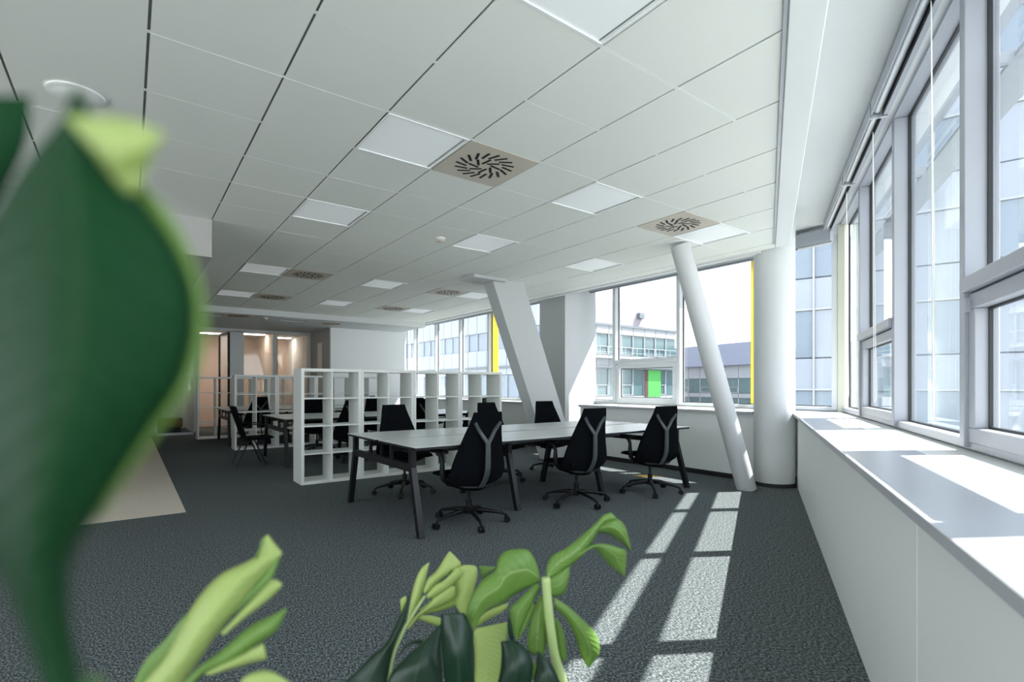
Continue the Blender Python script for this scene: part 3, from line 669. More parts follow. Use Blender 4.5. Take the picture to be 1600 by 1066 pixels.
# ------------------------------------------------------------------ task chairs (facing +y)
def interp(tab, v):
    for (a, x), (b, y) in zip(tab[:-1], tab[1:]):
        if v <= b: return x+(y-x)*(v-a)/(b-a)
    return tab[-1][1]
def sm(tab, v):
    e = 0.05; return (interp(tab, max(0, v-e))+2*interp(tab, v)+interp(tab, min(1, v+e)))/4
WT = [(0,0.20),(0.03,0.25),(0.08,0.285),(0.2,0.298),(0.38,0.268),(0.6,0.218),(0.8,0.175),(0.96,0.148),(1,0.138)]
YT_ = [(0,-0.13),(0.08,-0.20),(0.25,-0.245),(0.45,-0.245),(0.75,-0.275),(1,-0.325)]
def by(u, v): return sm(YT_, v)+0.115*abs(u)**2.2*max(0.12, (1-v))
def chair(lab, arms=True):
    r = empty('task_chair'); tag(r, lab, 'office chair', 'black task chairs at the bench desks')
    # back shell
    nu, nv = 14, 26; vs = []; fs = []
    for off in (0, 0.024):
        for j in range(nv+1):
            v = j/nv
            for i in range(nu+1):
                u = -1+2*i/nu; z = 0.315+0.705*v
                if v < 0.1: z += 0.05*(1-v/0.1)*(u*u)
                vs.append((u*WT_(v), by(u, v)+off, z))
    n1 = (nu+1)*(nv+1)
    for o_, fl_ in ((0, False), (n1, True)):
        for j in range(nv):
            for i in range(nu):
                a = o_+j*(nu+1)+i; f = (a, a+1, a+nu+2, a+nu+1); fs.append(f if fl_ else f[::-1])
    for j in range(nv):
        for i in (0, nu):
            a = j*(nu+1)+i; fs.append((a, a+nu+1, a+nu+1+n1, a+n1))
    for i in range(nu):
        for j in (0, nv):
            a = j*(nu+1)+i; fs.append((a, a+1, a+1+n1, a+n1))
    MB().add(vs, fs).build('backrest', 'fabric', r, smooth='auto')
    # Y shaped spine on the outside
    s = MB()
    def ribbon(path, w0, w1, th=0.016):
        n = len(path); a = []
        for k, (x, z) in enumerate(path):
            t = k/(n-1); w = (w0+(w1-w0)*t)/2
            v = (z-0.315)/0.705; u = x/WT_(v)
            y = by(u, v)-0.004
            nx, nz = path[min(k+1,n-1)][0]-path[max(k-1,0)][0], path[min(k+1,n-1)][1]-path[max(k-1,0)][1]
            l = math.hypot(nx, nz); px, pz = nz/l, -nx/l
            bow = 0.045*math.sin(math.pi*min(1, max(0, (v-0.02)/0.75)))
            y -= bow
            a += [(x-px*w, y, z-pz*w), (x+px*w, y, z+pz*w), (x+px*w*0.8, y-th, z+pz*w*0.8), (x-px*w*0.8, y-th, z-pz*w*0.8)]
        f = []
        for k in range(n-1):
            for j in range(4): f.append((k*4+j, k*4+(j+1) % 4, (k+1)*4+(j+1) % 4, (k+1)*4+j))
        f += [(0,1,2,3), ((n-1)*4+3,(n-1)*4+2,(n-1)*4+1,(n-1)*4)]
        s.add(a, f)
    ribbon([(0, 0.35+0.040*k) for k in range(11)], 0.056, 0.046)
    for g in (-1, 1): ribbon([(g*0.135*(k/8), 0.745+0.185*(k/8)) for k in range(9)], 0.038, 0.032)
    s.build('back_spine', 'spine', r, smooth='auto')
    # seat cushion
    seat = []; f = []; nx, ny = 10, 10
    for lay in (0, 1):
        for j in range(ny+1):
            y = -0.20+0.46*j/ny
            for i in range(nx+1):
                u = -1+2*i/nx; w = 0.235+0.012*math.sin(math.pi*j/ny)
                z = (0.475-0.012*(1-u*u)-(0.028 if j == ny else 0)-(0.010 if abs(u) > 0.95 else 0)) if lay == 0 else 0.415+0.018*abs(u)
                seat.append((u*w*(1 if lay == 0 else 0.94), y*(1 if lay == 0 else 0.97), z))
    n1 = (nx+1)*(ny+1)
    for o_ in (0, n1):
        for j in range(ny):
            for i in range(nx):
                a = o_+j*(nx+1)+i; q = (a, a+1, a+nx+2, a+nx+1); f.append(q if o_ == 0 else q[::-1])
    for j in range(ny):
        for i in (0, nx): a = j*(nx+1)+i; f.append((a, a+nx+1, a+nx+1+n1, a+n1))
    for i in range(nx):
        for j in (0, ny): a = j*(nx+1)+i; f.append((a, a+1, a+1+n1, a+n1))
    MB().add(seat, f).build('seat', 'fabric', r, smooth='auto')
    me = MB(); me.box(-0.10, 0.10, -0.13, 0.12, 0.365, 0.418); me.build('mechanism', 'plast', r, bevel=0.02, seg=2)
    MB().tube([(0.08,0.06,0.385),(0.22,0.08,0.38),(0.285,0.08,0.375)], [0.008,0.008,0.014], 8).build('lever', 'plast', r)
    MB().tube([(-0.24,-0.10,0.40),(-0.14,-0.16,0.362),(0,-0.185,0.352),(0.14,-0.16,0.362),(0.24,-0.10,0.40)], 0.013, 8).build('back_frame', 'plast', r, smooth='auto')
    # arms: curved stem that flares into the pad
    if arms:
        for g in (-1, 1):
            a = empty('armrest'); a.parent = r
            m = MB()
            m.tube([(g*0.12,-0.02,0.40),(g*0.245,-0.02,0.395),(g*0.275,-0.01,0.43),(g*0.280,0.0,0.50),(g*0.280,0.0,0.58),(g*0.282,0.02,0.63),(g*0.285,0.05,0.655)], [0.02,0.022,0.026,0.024,0.018,0.022,0.032], 10)
            m.build('arm_stem', 'plast', a, smooth='auto')
            MB().prism([(g*0.285+x*0.04, 0.05+y) for x, y in ((-0.7,-0.12),(0.7,-0.12),(1,-0.08),(1,0.08),(0.6,0.13),(-0.6,0.13),(-1,0.08),(-1,-0.08))], 0.655, 0.68).build('arm_pad', 'plast', a, bevel=0.006)
    MB().tube([(0,0,0.10),(0,0,0.22)], 0.027, 14).build('gas_sleeve', 'plast', r, smooth='auto'); MB().tube([(0,0,0.22),(0,0,0.37)], 0.015, 12).build('gas_piston', 'plast', r, smooth='auto')
    b = empty('star_base'); b.parent = r
    MB().lathe([(0.02,0.09),(0.045,0.092),(0.048,0.13),(0.034,0.15)], n=18).build('hub', 'plast', b, smooth='auto')
    lg = None
    for k in range(5):
        if lg is None:
            m = MB()
            m.tube([(0.02,0,0.125),(0.12,0,0.118),(0.22,0,0.103),(0.30,0,0.088),(0.335,0,0.072),(0.342,0,0.055)], [0.026,0.023,0.018,0.015,0.014,0.012], 10, ry=0.9)
            lg = m.mesh('base_leg', 'plast')
            for p in lg.polygons: p.use_smooth = True
            wh = MB()
            for s2 in (-1, 1):
                n = 16; v0 = []
                for y in (s2*0.006, s2*0.024):
                    for q in range(n): v0.append((0.348+0.028*math.cos(2*math.pi*q/n), y, 0.029+0.028*math.sin(2*math.pi*q/n)))
                wh.add(v0, [(q, (q+1) % n, n+(q+1) % n, n+q) for q in range(n)]+[tuple(range(n)), tuple(range(n, 2*n))])
            wh.box(0.336, 0.360, -0.006, 0.006, 0.02, 0.058)
            cm = wh.mesh('caster', 'plast')
        ang = math.radians(90+72*k)
        for nm, me_ in (('base_leg', lg), ('caster', cm)):
            o = bpy.data.objects.new(nm, me_); col.objects.link(o); o.parent = b; o.rotation_euler = (0, 0, ang)
    return r
def WT_(v): return sm(WT, v)
ch_src = None; placed = []
def put(x, y, rot, lab, base=0):
    global ch_src
    o = chair(lab) if ch_src is None else copy_tree(ch_src)
    if ch_src is None: ch_src = o
    o['label'] = lab; o.location = (x, y, 0); o.rotation_euler = (0, 0, math.radians(rot))
    for c in o.children:
        if c.name.startswith('star_base'): c.rotation_euler = (0, 0, math.radians(base))
    return o
put(2.49, 4.02, 2, 'nearest black task chair, back with grey Y spine facing the viewer', 20)
put(3.84, 4.03, -4, 'second black task chair on the near side of the front desk', 34)
put(4.93, 3.93, -14, 'third near-side task chair, in front of the window radiator cover', 8)
put(2.60, 5.62, 181, 'task chair across the front desk at its left end, before the shelves', 40)
hc = put(3.99, 5.66, 184, 'task chair across the front desk hidden behind the nearest chair', 18)
put(5.02, 5.72, 172, 'task chair across the front desk beside the slanted slab strut', 10)
put(2.95, 8.62, 3, 'chair seen through the front shelf, left one on the near side of the second desk', 5)
put(4.28, 8.60, -2, 'chair seen through the front shelf, middle one on the near side of the second desk', 25)
put(5.35, 8.55, 0, 'chair seen through the front shelf, right one on the near side of the second desk', 15)
put(2.92, 10.25, 180, 'chair on the far side of the second desk, left one, seen through the shelf', 30)
put(4.15, 10.25, 178, 'chair on the far side of the second desk, middle one, seen through the shelf', 12)
put(5.30, 10.25, 200, 'chair on the far side of the second desk, right one, turned aside', 0)
put(2.22, 12.42, 12, 'left chair at the third desk, seen through the middle shelf row', 0)
put(3.45, 12.40, 0, 'middle chair at the third desk, seen through both shelf rows', 20)
put(4.70, 12.40, -5, 'right chair at the third desk, seen through both shelf rows', 30)
# jacket hanger block on the hidden chair's back
hg = empty('headrest', (3.82, 5.97, 1.0)); 
hg.parent = hc; hg.location = (0, -0.325, 1.0)
MB().box(-0.022, 0.022, -0.012, 0.012, 0.0, 0.085).build('hanger_post', 'plast', hg, bevel=0.004)

# cantilever visitor chair at the left end of the second desk, facing +x
vc = empty('visitor_chair', (1.62, 9.02, 0), math.radians(-90)); tag(vc, 'black reclined side chair at the left end of the second desk', 'chair')
MB().prism_x([(-0.34,0.93),(-0.30,0.94),(-0.16,0.48),(-0.19,0.45)], -0.21, 0.21).build('backrest', 'fabric', vc, bevel=0.01, seg=2)
MB().prism_x([(-0.20,0.44),(0.22,0.46),(0.24,0.43),(-0.18,0.40)], -0.22, 0.22).build('seat', 'fabric', vc, bevel=0.01, seg=2)
for g in (-1, 1):
    MB().tube([(g*0.20,-0.12,0.42),(g*0.23,-0.30,0.015)], 0.011, 8).build('leg', 'plast', vc); MB().tube([(g*0.20,-0.05,0.42),(g*0.23,0.12,0.015)], 0.011, 8).build('leg', 'plast', vc)
    MB().tube([(g*0.22,-0.22,0.60),(g*0.25,-0.10,0.66),(g*0.25,0.12,0.65),(g*0.22,0.14,0.44)], 0.010, 8).build('armrest', 'plast', vc)

# ------------------------------------------------------------------ exterior
struct(MB().box(-80, 140, -80, 140, -12.2, -12), 'ground', 'ground', None, 'ground far below the office')
def facade(name, lab, origin, ang, length, z0, z1, body, floors, bay, wallm, winm, depth=12, rails=(), joint=True, sashes=True, cat='building'):
    """wall runs from origin along heading vector ang; floors = list of (zb, zt) window bands"""
    r = empty(name, (origin[0], origin[1], z0), ang); tag(r, lab, cat)
    MB().box(0, length, 0.25, depth, 0, z1-z0).build('wall', wallm, r)
    zs = sorted([(a-z0, b-z0) for a, b in floors]); prev = 0.0; w = MB(); sp_ = MB()
    for a, b in zs+[(z1-z0, None)]:
        if a-prev > 0.05:
            x = 0.0
            while x < length-0.01:
                x1 = min(length, x+bay); o = MB().box(x+0.03, x1-0.03, 0.0, 0.26, prev+0.03, a-0.03).build('facade_panel', wallm, r); x = x1
        if b is None: break
        x = 0.0
        while x < length-0.01:
            x1 = min(length, x+bay)
            win = MB().box(x+0.05, x1-0.05, 0.12, 0.26, a, b).build('window', winm, r)
            fr = MB(); fr.box(x-0.05, x+0.05, 0.02, 0.2, a, b)
            if sashes and int(x/bay) % 2 == 0:
                zz = a+(b-a)*0.42
                for q in ((x+0.1,x1-0.1,zz-0.06,zz),(x+0.1,x1-0.1,a+0.05,a+0.12),(x+0.1,x+0.17,a+0.1,zz),(x1-0.17,x1-0.1,a+0.1,zz)): fr.box(q[0], q[1], 0.02, 0.14, q[2], q[3])
            fr.build('window_frame', wallm, win); x = x1
        prev = b
    for zr in rails:
        m = MB(); m.box(0, length, -0.5, -0.46, zr-z0+0.95, zr-z0+1.0); m.box(0, length, -0.5, -0.48, zr-z0+0.45, zr-z0+0.48)
        m.box(0, length, -0.55, 0.1, zr-z0-0.08, zr-z0)
        x = 0
        while x < length: m.box(x, x+0.04, -0.5, -0.46, zr-z0, zr-z0+0.95); x += bay
        m.build('balcony_rail', 'frail', r)
    return r
# A: white building with green panel, wall faces -Y
A = facade('office_building', 'white panelled building with teal window bands and a green panel, outside', (31.0, 33.5), 0.0, 15.3, -12, 7.0, None, [(-3.9,-2.2),(0.35,2.9),(4.2,6.15)], 1.7, 'fwhite', 'fwin', rails=(3.95,))
MB().box(10.7, 12.7, -0.04, 0.24, 12.2, 14.9).build('green_panel', 'green', A); MB().box(10.2, 10.65, -0.04, 0.24, 12.2, 14.9).build('brown_panel', 'brown', A)
MB().box(-0.1, 15.4, -0.12, 0.3, 18.9, 19.1).build('parapet_cap', 'fline', A)
MB().box(0, 16.2, -0.5, 0.0, 15.0, 15.1).build('canopy', 'fline', A)
B_ = empty('windowless_block', (36, 46.0, -12)); tag(B_, 'pale pinkish windowless block rising behind the white building', 'building')
MB().box(0, 20.6, 0, 8, 0, 24.3).build('wall', 'fpink', B_); MB().box(19.0, 20.0, -0.5, 0.0, 22.4, 23.1).build('floodlight', 'fline', B_)
# C: bluish facade seen through the left group of far windows, wall faces -X
Cb = facade('annex_building', 'pale blue shaded building outside the left far windows', (25, 66), -math.pi/2, 35.5, -12, 13.0, None, [(-3.2,-1.2),(0.2,2.2),(4.4,5.9)], 1.5, 'fblue', 'fwinb', rails=(), depth=5, sashes=False)
MB().box(0, 35.5, -0.1, 0.1, 14.75, 14.95).build('floor_line', 'fline', Cb)
# D: distant building with slate roof
Db = facade('distant_building', 'distant low building with broad slate roof, right of the white building', (62, 66), -math.pi/2-0.17, 46, -12, 3.7, None, [(-1.8,-0.1),(0.45,2.2)], 1.9, 'fwhite', 'fwin', depth=14)
MB().prism_x([(-0.5,15.7),(13,15.7),(13,18.4),(1.0,18.4)], -0.3, 46.3).build('roof', 'slate', Db)
# E: curtain wall wing to the right
Eo = Vector((23.6, 11.6)); 
E_ = empty('glass_wing', (Eo.x, Eo.y, -12), -math.pi/2+0.30); tag(E_, 'pale blue glass curtain wall wing outside the right-hand windows', 'building')
LE, HE = 40.0, 34.0
MB().box(0, LE, 0.2, 9, 0, HE).build('wall', 'fblue', E_)
random.seed(3)
bw = 1.35; fh = 3.5
for i in range(int(LE/bw)):
    for k in range(3, 9):
        z = k*fh-0.9
        MB().box(i*bw+0.04, i*bw+bw-0.04, 0.0, 0.22, z+0.05, z+1.35).build('spandrel_panel', 'fblue', E_)
        MB().box(i*bw+0.04, i*bw+bw-0.04, 0.04, 0.22, z+1.42, z+fh-0.05).build('window', 'fwinb' if random.random() < 0.6 else 'fblue', E_)
ml = MB()
for i in range(int(LE/bw)+1): ml.box(i*bw-0.035, i*bw+0.035, -0.08, 0.2, 0, HE)
for k in range(0, 10): ml.box(0, LE, -0.05, 0.2, k*fh-0.93, k*fh-0.85)
tag(ml.build('mullion_grid', 'frail', E_), kind='stuff')

# ------------------------------------------------------------------ potted monsteras
def at(px, py, D):
    x = (px-800)/F*D; z = HC-(py-CY)/F*D
    return Vector((x*cs+D*sn, -x*sn+D*cs, z))
FW = Vector((sn, cs, 0))
def resample(pts, n):
    L = [0]
    for a, b in zip(pts[:-1], pts[1:]): L.append(L[-1]+math.hypot(b[0]-a[0], b[1]-a[1])+1e-6)
    out = []
    for k in range(n):
        t = L[-1]*k/(n-1); i = 0
        while i < len(L)-2 and L[i+1] < t: i += 1
        f = (t-L[i])/(L[i+1]-L[i])
        # catmull-rom
        p0 = pts[max(i-1, 0)]; p1 = pts[i]; p2 = pts[i+1]; p3 = pts[min(i+2, len(pts)-1)]
        out.append(tuple(0.5*((2*p1[c])+(-p0[c]+p2[c])*f+(2*p0[c]-5*p1[c]+4*p2[c]-p3[c])*f*f+(-p0[c]+3*p1[c]-3*p2[c]+p3[c])*f**3) for c in (0, 1)))
    return out
def lobe(mb, left, right, D0, D1, bulge, n=18, m=7, wave=0.0):
    """blade lofted between two edges; depth runs from D0 (start) to D1 (tip), bulge lifts the middle towards the viewer"""
    l = resample(left, n); r = resample(right, n); vs = []; uv = []
    for i in range(n):
        t = i/(n-1); D = D0+(D1-D0)*t
        for j in range(m):
            q = j/(m-1); x = l[i][0]*(1-q)+r[i][0]*q; y = l[i][1]*(1-q)+r[i][1]*q
            d = D-bulge*math.sin(math.pi*q)*math.sin(math.pi*min(0.93, max(0.07, t)))+wave*math.sin(6*t+3*q)+bulge*0.35*abs(q-0.5)
            vs.append(tuple(at(x, y, max(0.08, d)))); uv.append((t, q))
    fs = []
    for i in range(n-1):
        for j in range(m-1): a = i*m+j; fs.append((a, a+1, a+m+1, a+m))
    mb.add(vs, fs); mb.uv = (mb.uv or [])+uv
def finish(mb, mname, parent, label=None, name='leaf', thick=0.0006):
    L = parent.location
    mb.v = [v-L for v in mb.v]
    o = mb.build(name, mname, parent)
    for p in o.data.polygons: p.use_smooth = True
    md = o.modifiers.new('thickness', 'SOLIDIFY'); md.thickness = thick; md.offset = 0
    if label: o['label'] = label
    return o
def pot(parent, c, r=0.17, h=0.36):
    L = parent.location
    MB(lambda x, y, z: (x+c[0]-L.x, y+c[1]-L.y, z)).lathe([(r*0.7,0.0),(r*0.95,h*0.5),(r,h),(r*0.93,h),(r*0.9,h-0.03)], n=40).build('pot', 'pot', parent, smooth='auto')
    MB(lambda x, y, z: (x+c[0]-L.x, y+c[1]-L.y, z)).lathe([(r*0.9,h-0.06),(r*0.9,h-0.03),(0.02,h-0.02)], n=30).build('soil', 'soil', parent)
def stem(parent, pts, r0, r1, m='stem', label=None):
    L = parent.location; p = [Vector(q)-L for q in pts]
    # smooth
    out = []
    for i in range(len(p)-1):
        a = p[max(i-1,0)]; b = p[i]; c = p[i+1]; d = p[min(i+2,len(p)-1)]
        for k in range(6):
            f = k/6; out.append(0.5*((2*b)+(-a+c)*f+(2*a-5*b+4*c-d)*f*f+(-a+3*b-3*c+d)*f**3))
    out.append(p[-1]); n = len(out)
    o = MB().tube([tuple(q) for q in out], [r0+(r1-r0)*i/(n-1) for i in range(n)], 12).build('stem', m, parent, smooth=True)
    if label: o['label'] = label
    return o
# --- left plant, very close to the lens
PL = at(150, 700, 0.42); c1 = (PL.x, PL.y)
pl1 = empty('monstera_plant', (c1[0], c1[1], 0)); tag(pl1, 'monstera close to the lens with a huge blurred dark leaf at left', 'potted plant', 'potted monstera plants')
pot(pl1, c1, 0.15, 0.34)
m = MB()
lobe(m, [(118,138),(98,185),(60,235),(20,290),(-30,380),(-60,500),(-60,640),(-40,760),(-15,850),(25,950),(60,1050),(80,1130)],
     [(124,138),(150,205),(200,285),(262,365),(298,440),(305,510),(285,590),(238,665),(190,740),(150,805),(112,870),(108,960),(125,1060),(140,1130)], 0.15, 0.125, 0.02, 40, 12)
finish(m, 'leafn', pl1, 'huge dark green blurred leaf')
m = MB(); lobe(m, [(200,285),(262,365),(298,440),(305,510),(285,590),(238,665),(190,740),(150,805)], [(208,272),(275,350),(312,440),(322,520),(300,600),(252,668),(198,745),(155,812)], 0.148, 0.134, 0.001, 24, 3)
finish(m, 'leafm', pl1, 'pale curled rim of the blurred leaf', 'leaf_rim')
m = MB(); lobe(m, [(98,183),(150,182),(205,188),(258,212)], [(110,186),(150,250),(195,292),(215,300)] and [(112,190),(140,228),(188,270),(250,222)], 0.142, 0.137, 0.004, 16, 6)
lobe(m, [(120,195),(150,230),(195,268),(240,235)], [(122,197),(150,240),(196,300),(212,300)], 0.143, 0.142, 0.003, 14, 5)
finish(m, 'leafl', pl1, 'yellow-green folded leaf tip', 'leaf_fold')
m = MB(); lobe(m, [(-60,150),(-70,230),(-80,330)], [(48,150),(38,230),(-10,330)], 0.17, 0.17, 0.006, 14, 7); finish(m, 'leafn', pl1, 'dark leaf lobe at the photo edge')
stem(pl1, [at(118,1090,0.127), at(120,1400,0.16), Vector((c1[0]-0.02, c1[1]-0.03, 0.6)), Vector((c1[0], c1[1], 0.3))], 0.006, 0.009, 'stemd')
stem(pl1, [at(-60,320,0.17), at(-80,900,0.19), Vector((c1[0]-0.06, c1[1], 0.55)), Vector((c1[0]-0.03, c1[1], 0.3))], 0.004, 0.009, 'stemd')
# second leaf of that plant, lower, half blurred
d = 0.55
m = MB()
lobe(m, [(198,1100),(235,1055),(262,1020),(285,975),(312,932),(345,898),(382,880),(402,868),(408,846),(418,836)],
     [(250,1100),(285,1066),(312,1030),(340,990),(372,952),(402,915),(432,878),(441,865),(436,858),(419,836)], d, d+0.06, 0.02, 30, 8)
lobe(m, [(345,990),(375,957),(405,925),(425,905),(440,912)], [(350,993),(380,968),(410,945),(432,925),(441,914)], d+0.01, d+0.05, 0.003, 14, 4)
finish(m, 'leafl', pl1, 'rolled yellow-green young leaf')
m = MB(); lobe(m, [(365,957),(392,922),(415,893),(436,868)], [(367,958),(398,930),(424,905),(437,872)], d-0.005, d+0.04, 0.002, 14, 4); finish(m, 'leafm', pl1, None, 'leaf_fold')
m = MB(); lobe(m, [(195,1100),(225,1035),(258,1000),(290,960)], [(215,1100),(255,1050),(280,1010),(297,965)], d+0.02, d+0.03, 0.004, 12, 5); finish(m, 'leafm', pl1, None, 'leaf_fold')
m = MB(); lobe(m, [(398,872),(405,858),(412,842)], [(402,876),(407,862),(413,846)], d+0.05, d+0.05, 0.001, 8, 3); finish(m, 'leafm', pl1, None, 'leaf_fold')
m = MB(); lobe(m, [(262,1100),(300,1052),(345,1018),(390,980),(425,962),(447,950)], [(275,1100),(320,1052),(360,1035),(400,1008),(432,985),(448,953)], d-0.03, d+0.02, 0.006, 20, 5)
finish(m, 'leafm', pl1, 'slender green lobe')
m = MB(); lobe(m, [(320,1052),(352,1034),(385,1018),(412,1005)], [(325,1056),(360,1046),(392,1036),(417,1030)], d-0.02, d+0.01, 0.004, 14, 5); finish(m, 'leafl', pl1, None, 'leaf_fold'); m = MB()
lobe(m, [(372,1085),(380,1060),(410,1048),(430,1052)], [(395,1100),(415,1080),(440,1072),(455,1068)], d-0.05, d-0.04, 0.005, 12, 5)
finish(m, 'leafl', pl1, 'pale underside of the slender lobe')
stem(pl1, [at(225,1095,d), at(235,1250,d), Vector((c1[0]+0.03, c1[1], 0.5)), Vector((c1[0]+0.01, c1[1], 0.3))], 0.005, 0.008, 'stem')

# --- centre plant
def z5(p): return (500+0.34375*p[0], 780+0.34375*p[1])
def Z(*ps): return [z5(p) for p in ps]
PC = at(760, 900, 1.32); c2 = (PC.x, PC.y)
pl2 = empty('monstera_plant', (c2[0], c2[1], 0)); tag(pl2, 'monstera with split green leaves at the bottom centre of the photo', 'potted plant', 'potted monstera plants')
pot(pl2, c2, 0.19, 0.38)
D = 1.16
m = MB()   # large split leaf on the pale petiole
lobe(m, Z((1028,350),(1032,300),(1060,255),(1120,222),(1190,165),(1250,112),(1290,72),(1325,62)), Z((1040,362),(1085,335),(1150,295),(1200,250),(1240,190),(1265,145),(1300,105),(1352,92)), D, D+0.10, 0.012, 26, 7)
lobe(m, Z((1270,120),(1310,95),(1355,92),(1385,120),(1402,170),(1415,236)), Z((1262,150),(1310,160),(1345,180),(1372,200),(1395,220),(1413,238)), D+0.085, D+0.12, 0.02, 20, 6)
lobe(m, Z((1150,272),(1200,225),(1260,203),(1320,208),(1375,228),(1392,240),(1386,356)), Z((1120,318),(1180,270),(1235,225),(1275,255),(1320,305),(1360,335),(1385,356)), D+0.03, D+0.10, 0.012, 22, 7)
lobe(m, Z((1000,362),(992,320),(975,270),(945,232),(890,228),(840,240),(808,275),(798,322),(735,372),(690,440),(668,500),(672,560),(700,598)),
     Z((1003,372),(975,390),(945,402),(905,425),(870,445),(840,470),(800,490),(770,500),(745,520),(725,545),(715,570),(708,585),(704,600)), D, D-0.05, 0.02, 34, 9)
lobe(m, Z((985,382),(930,430),(880,480),(862,500),(870,580),(892,642)), Z((1002,400),(978,450),(960,490),(935,540),(912,590),(896,640)), D, D-0.02, 0.008, 20, 6)
lobe(m, Z((1046,362),(1080,340),(1118,312),(1138,300)), Z((1052,440),(1085,442),(1112,425),(1130,370)), D, D+0.03, 0.008, 14, 6)
lobe(m, Z((960,470),(925,540),(905,600),(893,645)), Z((980,480),(955,540),(935,590),(912,625)), D, D-0.01, 0.004, 12, 4)
finish(m, 'leafm', pl2, 'large split green leaf on the pale petiole')
m = MB()
lobe(m, Z((1000,440),(965,510),(950,580),(942,660),(960,705)), Z((1018,450),(1028,520),(1030,590),(1030,650),(1020,705)), D+0.02, D+0.0, 0.008, 16, 6)
lobe(m, Z((1062,445),(1130,490),(1190,545),(1245,600),(1268,655),(1268,705),(1222,768)), Z((1070,500),(1105,530),(1140,580),(1165,640),(1180,690),(1200,735),(1220,768)), D+0.01, D+0.05, 0.015, 22, 7)
lobe(m, Z((1068,540),(1072,620),(1082,700),(1100,738)), Z((1080,545),(1105,600),(1120,680),(1118,735)), D+0.03, D+0.03, 0.004, 12, 4)
finish(m, 'leafm', pl2, 'drooping lower lobes of the large leaf')
stem(pl2, [at(*z5((1026,358)),D-0.012), at(*z5((1040,520)),D-0.01), at(*z5((1062,690)),D), at(*z5((1090,900)),D+0.02), Vector((c2[0]+0.03,c2[1],0.5)), Vector((c2[0]+0.01,c2[1],0.32))], 0.0098, 0.011, 'stem', 'pale yellow-green petiole')
D = 1.28
m = MB()   # pale backlit leaf, left of centre
lobe(m, Z((392,575),(405,500),(420,420),(440,355),(465,310),(497,288)), Z((405,580),(430,530),(452,470),(470,415),(482,360),(497,290)), D, D+0.04, 0.008, 18, 6)
lobe(m, Z((470,420),(490,365),(530,325),(560,280),(585,240),(592,238)), Z((480,432),(530,388),(575,350),(615,330),(640,305),(640,288)), D, D+0.05, 0.012, 18, 6)
lobe(m, Z((482,440),(520,395),(560,372),(600,335),(625,312),(645,345)), Z((490,455),(530,440),(560,425),(595,402),(620,378),(646,348)), D-0.02, D, 0.008, 16, 5)
lobe(m, Z((622,315),(614,370),(618,430),(616,480),(640,520)), Z((650,300),(708,305),(715,350),(700,410),(668,520)), D+0.02, D, 0.012, 18, 6)
lobe(m, Z((395,590),(440,525),(490,480),(530,430),(570,402),(610,395)), Z((410,590),(450,540),(500,505),(545,490),(590,465),(618,440)), D-0.01, D-0.01, 0.010, 18, 6)
lobe(m, Z((365,460),(372,450),(392,440)), Z((370,520),(380,500),(395,470)), D+0.02, D+0.02, 0.004, 8, 4)
lobe(m, Z((440,530),(490,528),(530,535),(560,545)), Z((445,545),(490,562),(525,576),(562,580)), D, D, 0.004, 12, 4)
lobe(m, Z((640,500),(690,445),(740,395),(785,368),(808,372)), Z((650,540),(700,500),(750,455),(790,425),(808,390)), D+0.05, D+0.05, 0.006, 16, 5)
lobe(m, Z((700,560),(760,510),(820,485),(858,470)), Z((715,580),(770,545),(820,520),(850,495)), D+0.05, D+0.05, 0.006, 12, 5)
lobe(m, Z((452,505),(520,450),(590,410),(628,385)), Z((478,522),(560,505),(640,470),(690,410)), D+0.03, D+0.03, 0.006, 14, 6)
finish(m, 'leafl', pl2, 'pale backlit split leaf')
m = MB(); lobe(m, Z((530,350),(550,330),(600,320)), Z((532,372),(565,352),(602,330)), D+0.03, D+0.03, 0.003, 10, 4); finish(m, 'leafm', pl2, None, 'leaf_fold'); m = MB()
lobe(m, Z((722,305),(760,306),(800,308)), Z((740,365),(760,345),(790,320)), D+0.03, D+0.03, 0.003, 10, 4); finish(m, 'leafm', pl2, None, 'leaf_fold')
m = MB(); D = 1.18
lobe(m, Z((100,840),(170,780),(235,712),(300,655),(345,565),(380,500),(405,432)), Z((300,860),(318,750),(335,680),(360,620),(385,560),(398,500),(408,440)), D, D+0.08, 0.015, 24, 7)
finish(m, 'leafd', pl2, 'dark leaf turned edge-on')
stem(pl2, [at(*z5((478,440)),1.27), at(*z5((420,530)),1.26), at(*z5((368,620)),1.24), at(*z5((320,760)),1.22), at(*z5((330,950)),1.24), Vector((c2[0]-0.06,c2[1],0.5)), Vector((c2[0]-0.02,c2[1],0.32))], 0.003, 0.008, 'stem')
m = MB(); lobe(m, Z((552,520),(548,590),(552,680),(560,770),(572,870)), Z((655,518),(685,585),(700,680),(702,770),(700,870)), 1.08, 1.05, 0.03, 20, 8); finish(m, 'leafd', pl2, 'upright dark green leaf')
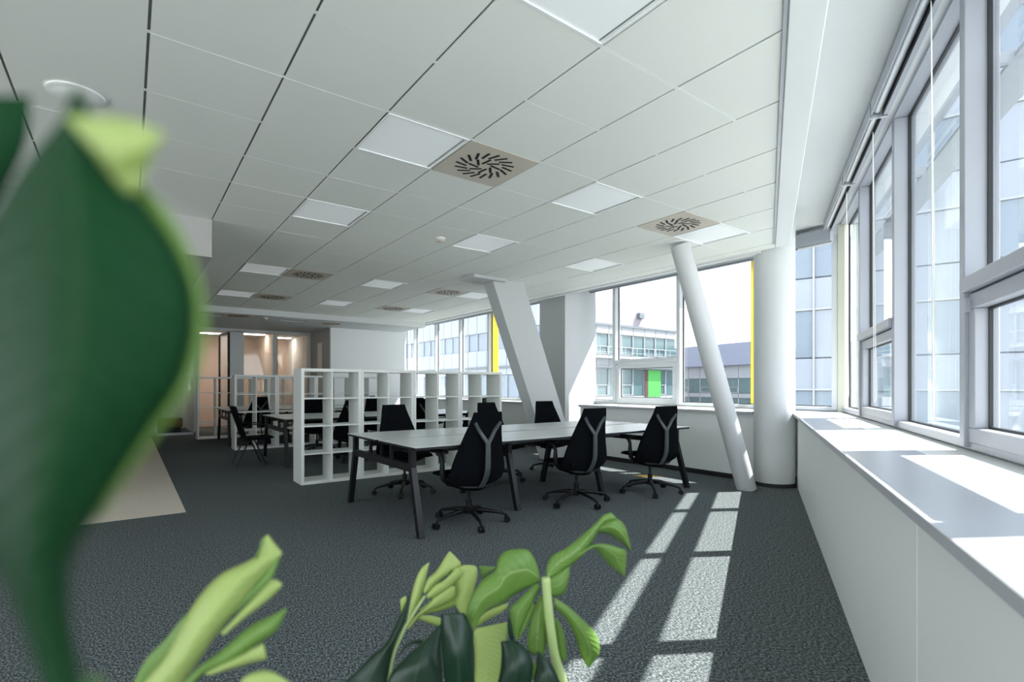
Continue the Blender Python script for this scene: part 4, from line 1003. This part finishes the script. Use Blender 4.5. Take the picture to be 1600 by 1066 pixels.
m = MB(); lobe(m, Z((470,648),(420,690),(370,740),(325,790),(290,870)), Z((556,560),(548,640),(552,720),(556,790),(560,870)), 1.14, 1.08, 0.02, 20, 8); finish(m, 'leafd', pl2, 'dark leaf left of the upright one')
m = MB(); lobe(m, Z((445,655),(480,640),(510,620),(528,615)), Z((480,705),(505,690),(520,665),(530,640)), 1.2, 1.2, 0.003, 10, 4)
lobe(m, Z((385,660),(430,640),(470,640)), Z((340,740),(400,670),(470,652)), 1.2, 1.2, 0.003, 10, 4); finish(m, 'leafd', pl2, 'small dark leaf')
m = MB(); lobe(m, Z((870,540),(800,560),(740,580),(700,600)) and Z((700,590),(698,680),(700,760),(705,870)), Z((866,556),(846,640),(832,740),(815,870)), 1.22, 1.16, 0.015, 20, 8); finish(m, 'leafl', pl2, 'pale striped leaf low between the dark leaves')
m = MB(); lobe(m, Z((822,648),(826,700),(820,780),(800,870)), Z((880,640),(940,685),(968,750),(960,870)), 1.10, 1.06, 0.02, 18, 7)
lobe(m, Z((858,530),(852,580),(862,640)), Z((866,545),(876,590),(880,640)), 1.12, 1.12, 0.002, 8, 3)
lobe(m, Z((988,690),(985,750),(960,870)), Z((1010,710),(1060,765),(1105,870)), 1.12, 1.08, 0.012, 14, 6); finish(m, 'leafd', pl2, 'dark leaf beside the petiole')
m = MB(); lobe(m, Z((930,700),(945,730),(950,780)), Z((960,720),(985,770),(975,830)), 1.15, 1.15, 0.004, 10, 4); finish(m, 'leafm', pl2, 'brownish young leaf tip')
for q, dd_ in (((625,880),1.06),((430,880),1.10),((760,880),1.18),((880,880),1.08),((1030,880),1.10),((200,860),1.18)):
    stem(pl2, [at(*z5(q),dd_), at(*z5((q[0]*0.6+280, q[1]+160)),1.2), Vector((c2[0]+(q[0]-650)*0.0001, c2[1], 0.32))], 0.006, 0.008, 'stemd')

# ------------------------------------------------------------------ portals
portal('portal_right', TW(0.8, DW+0.3, 2.1), 13.5, 2.5, tuple(-dd))
portal('portal_left', (-4.25, 1.05, 1.72), 9.8, 3.0, (1, 0, 0))
portal('portal_far', (XF+0.35, 9.4, 2.05), 13.2, 2.4, (-1, 0, 0))
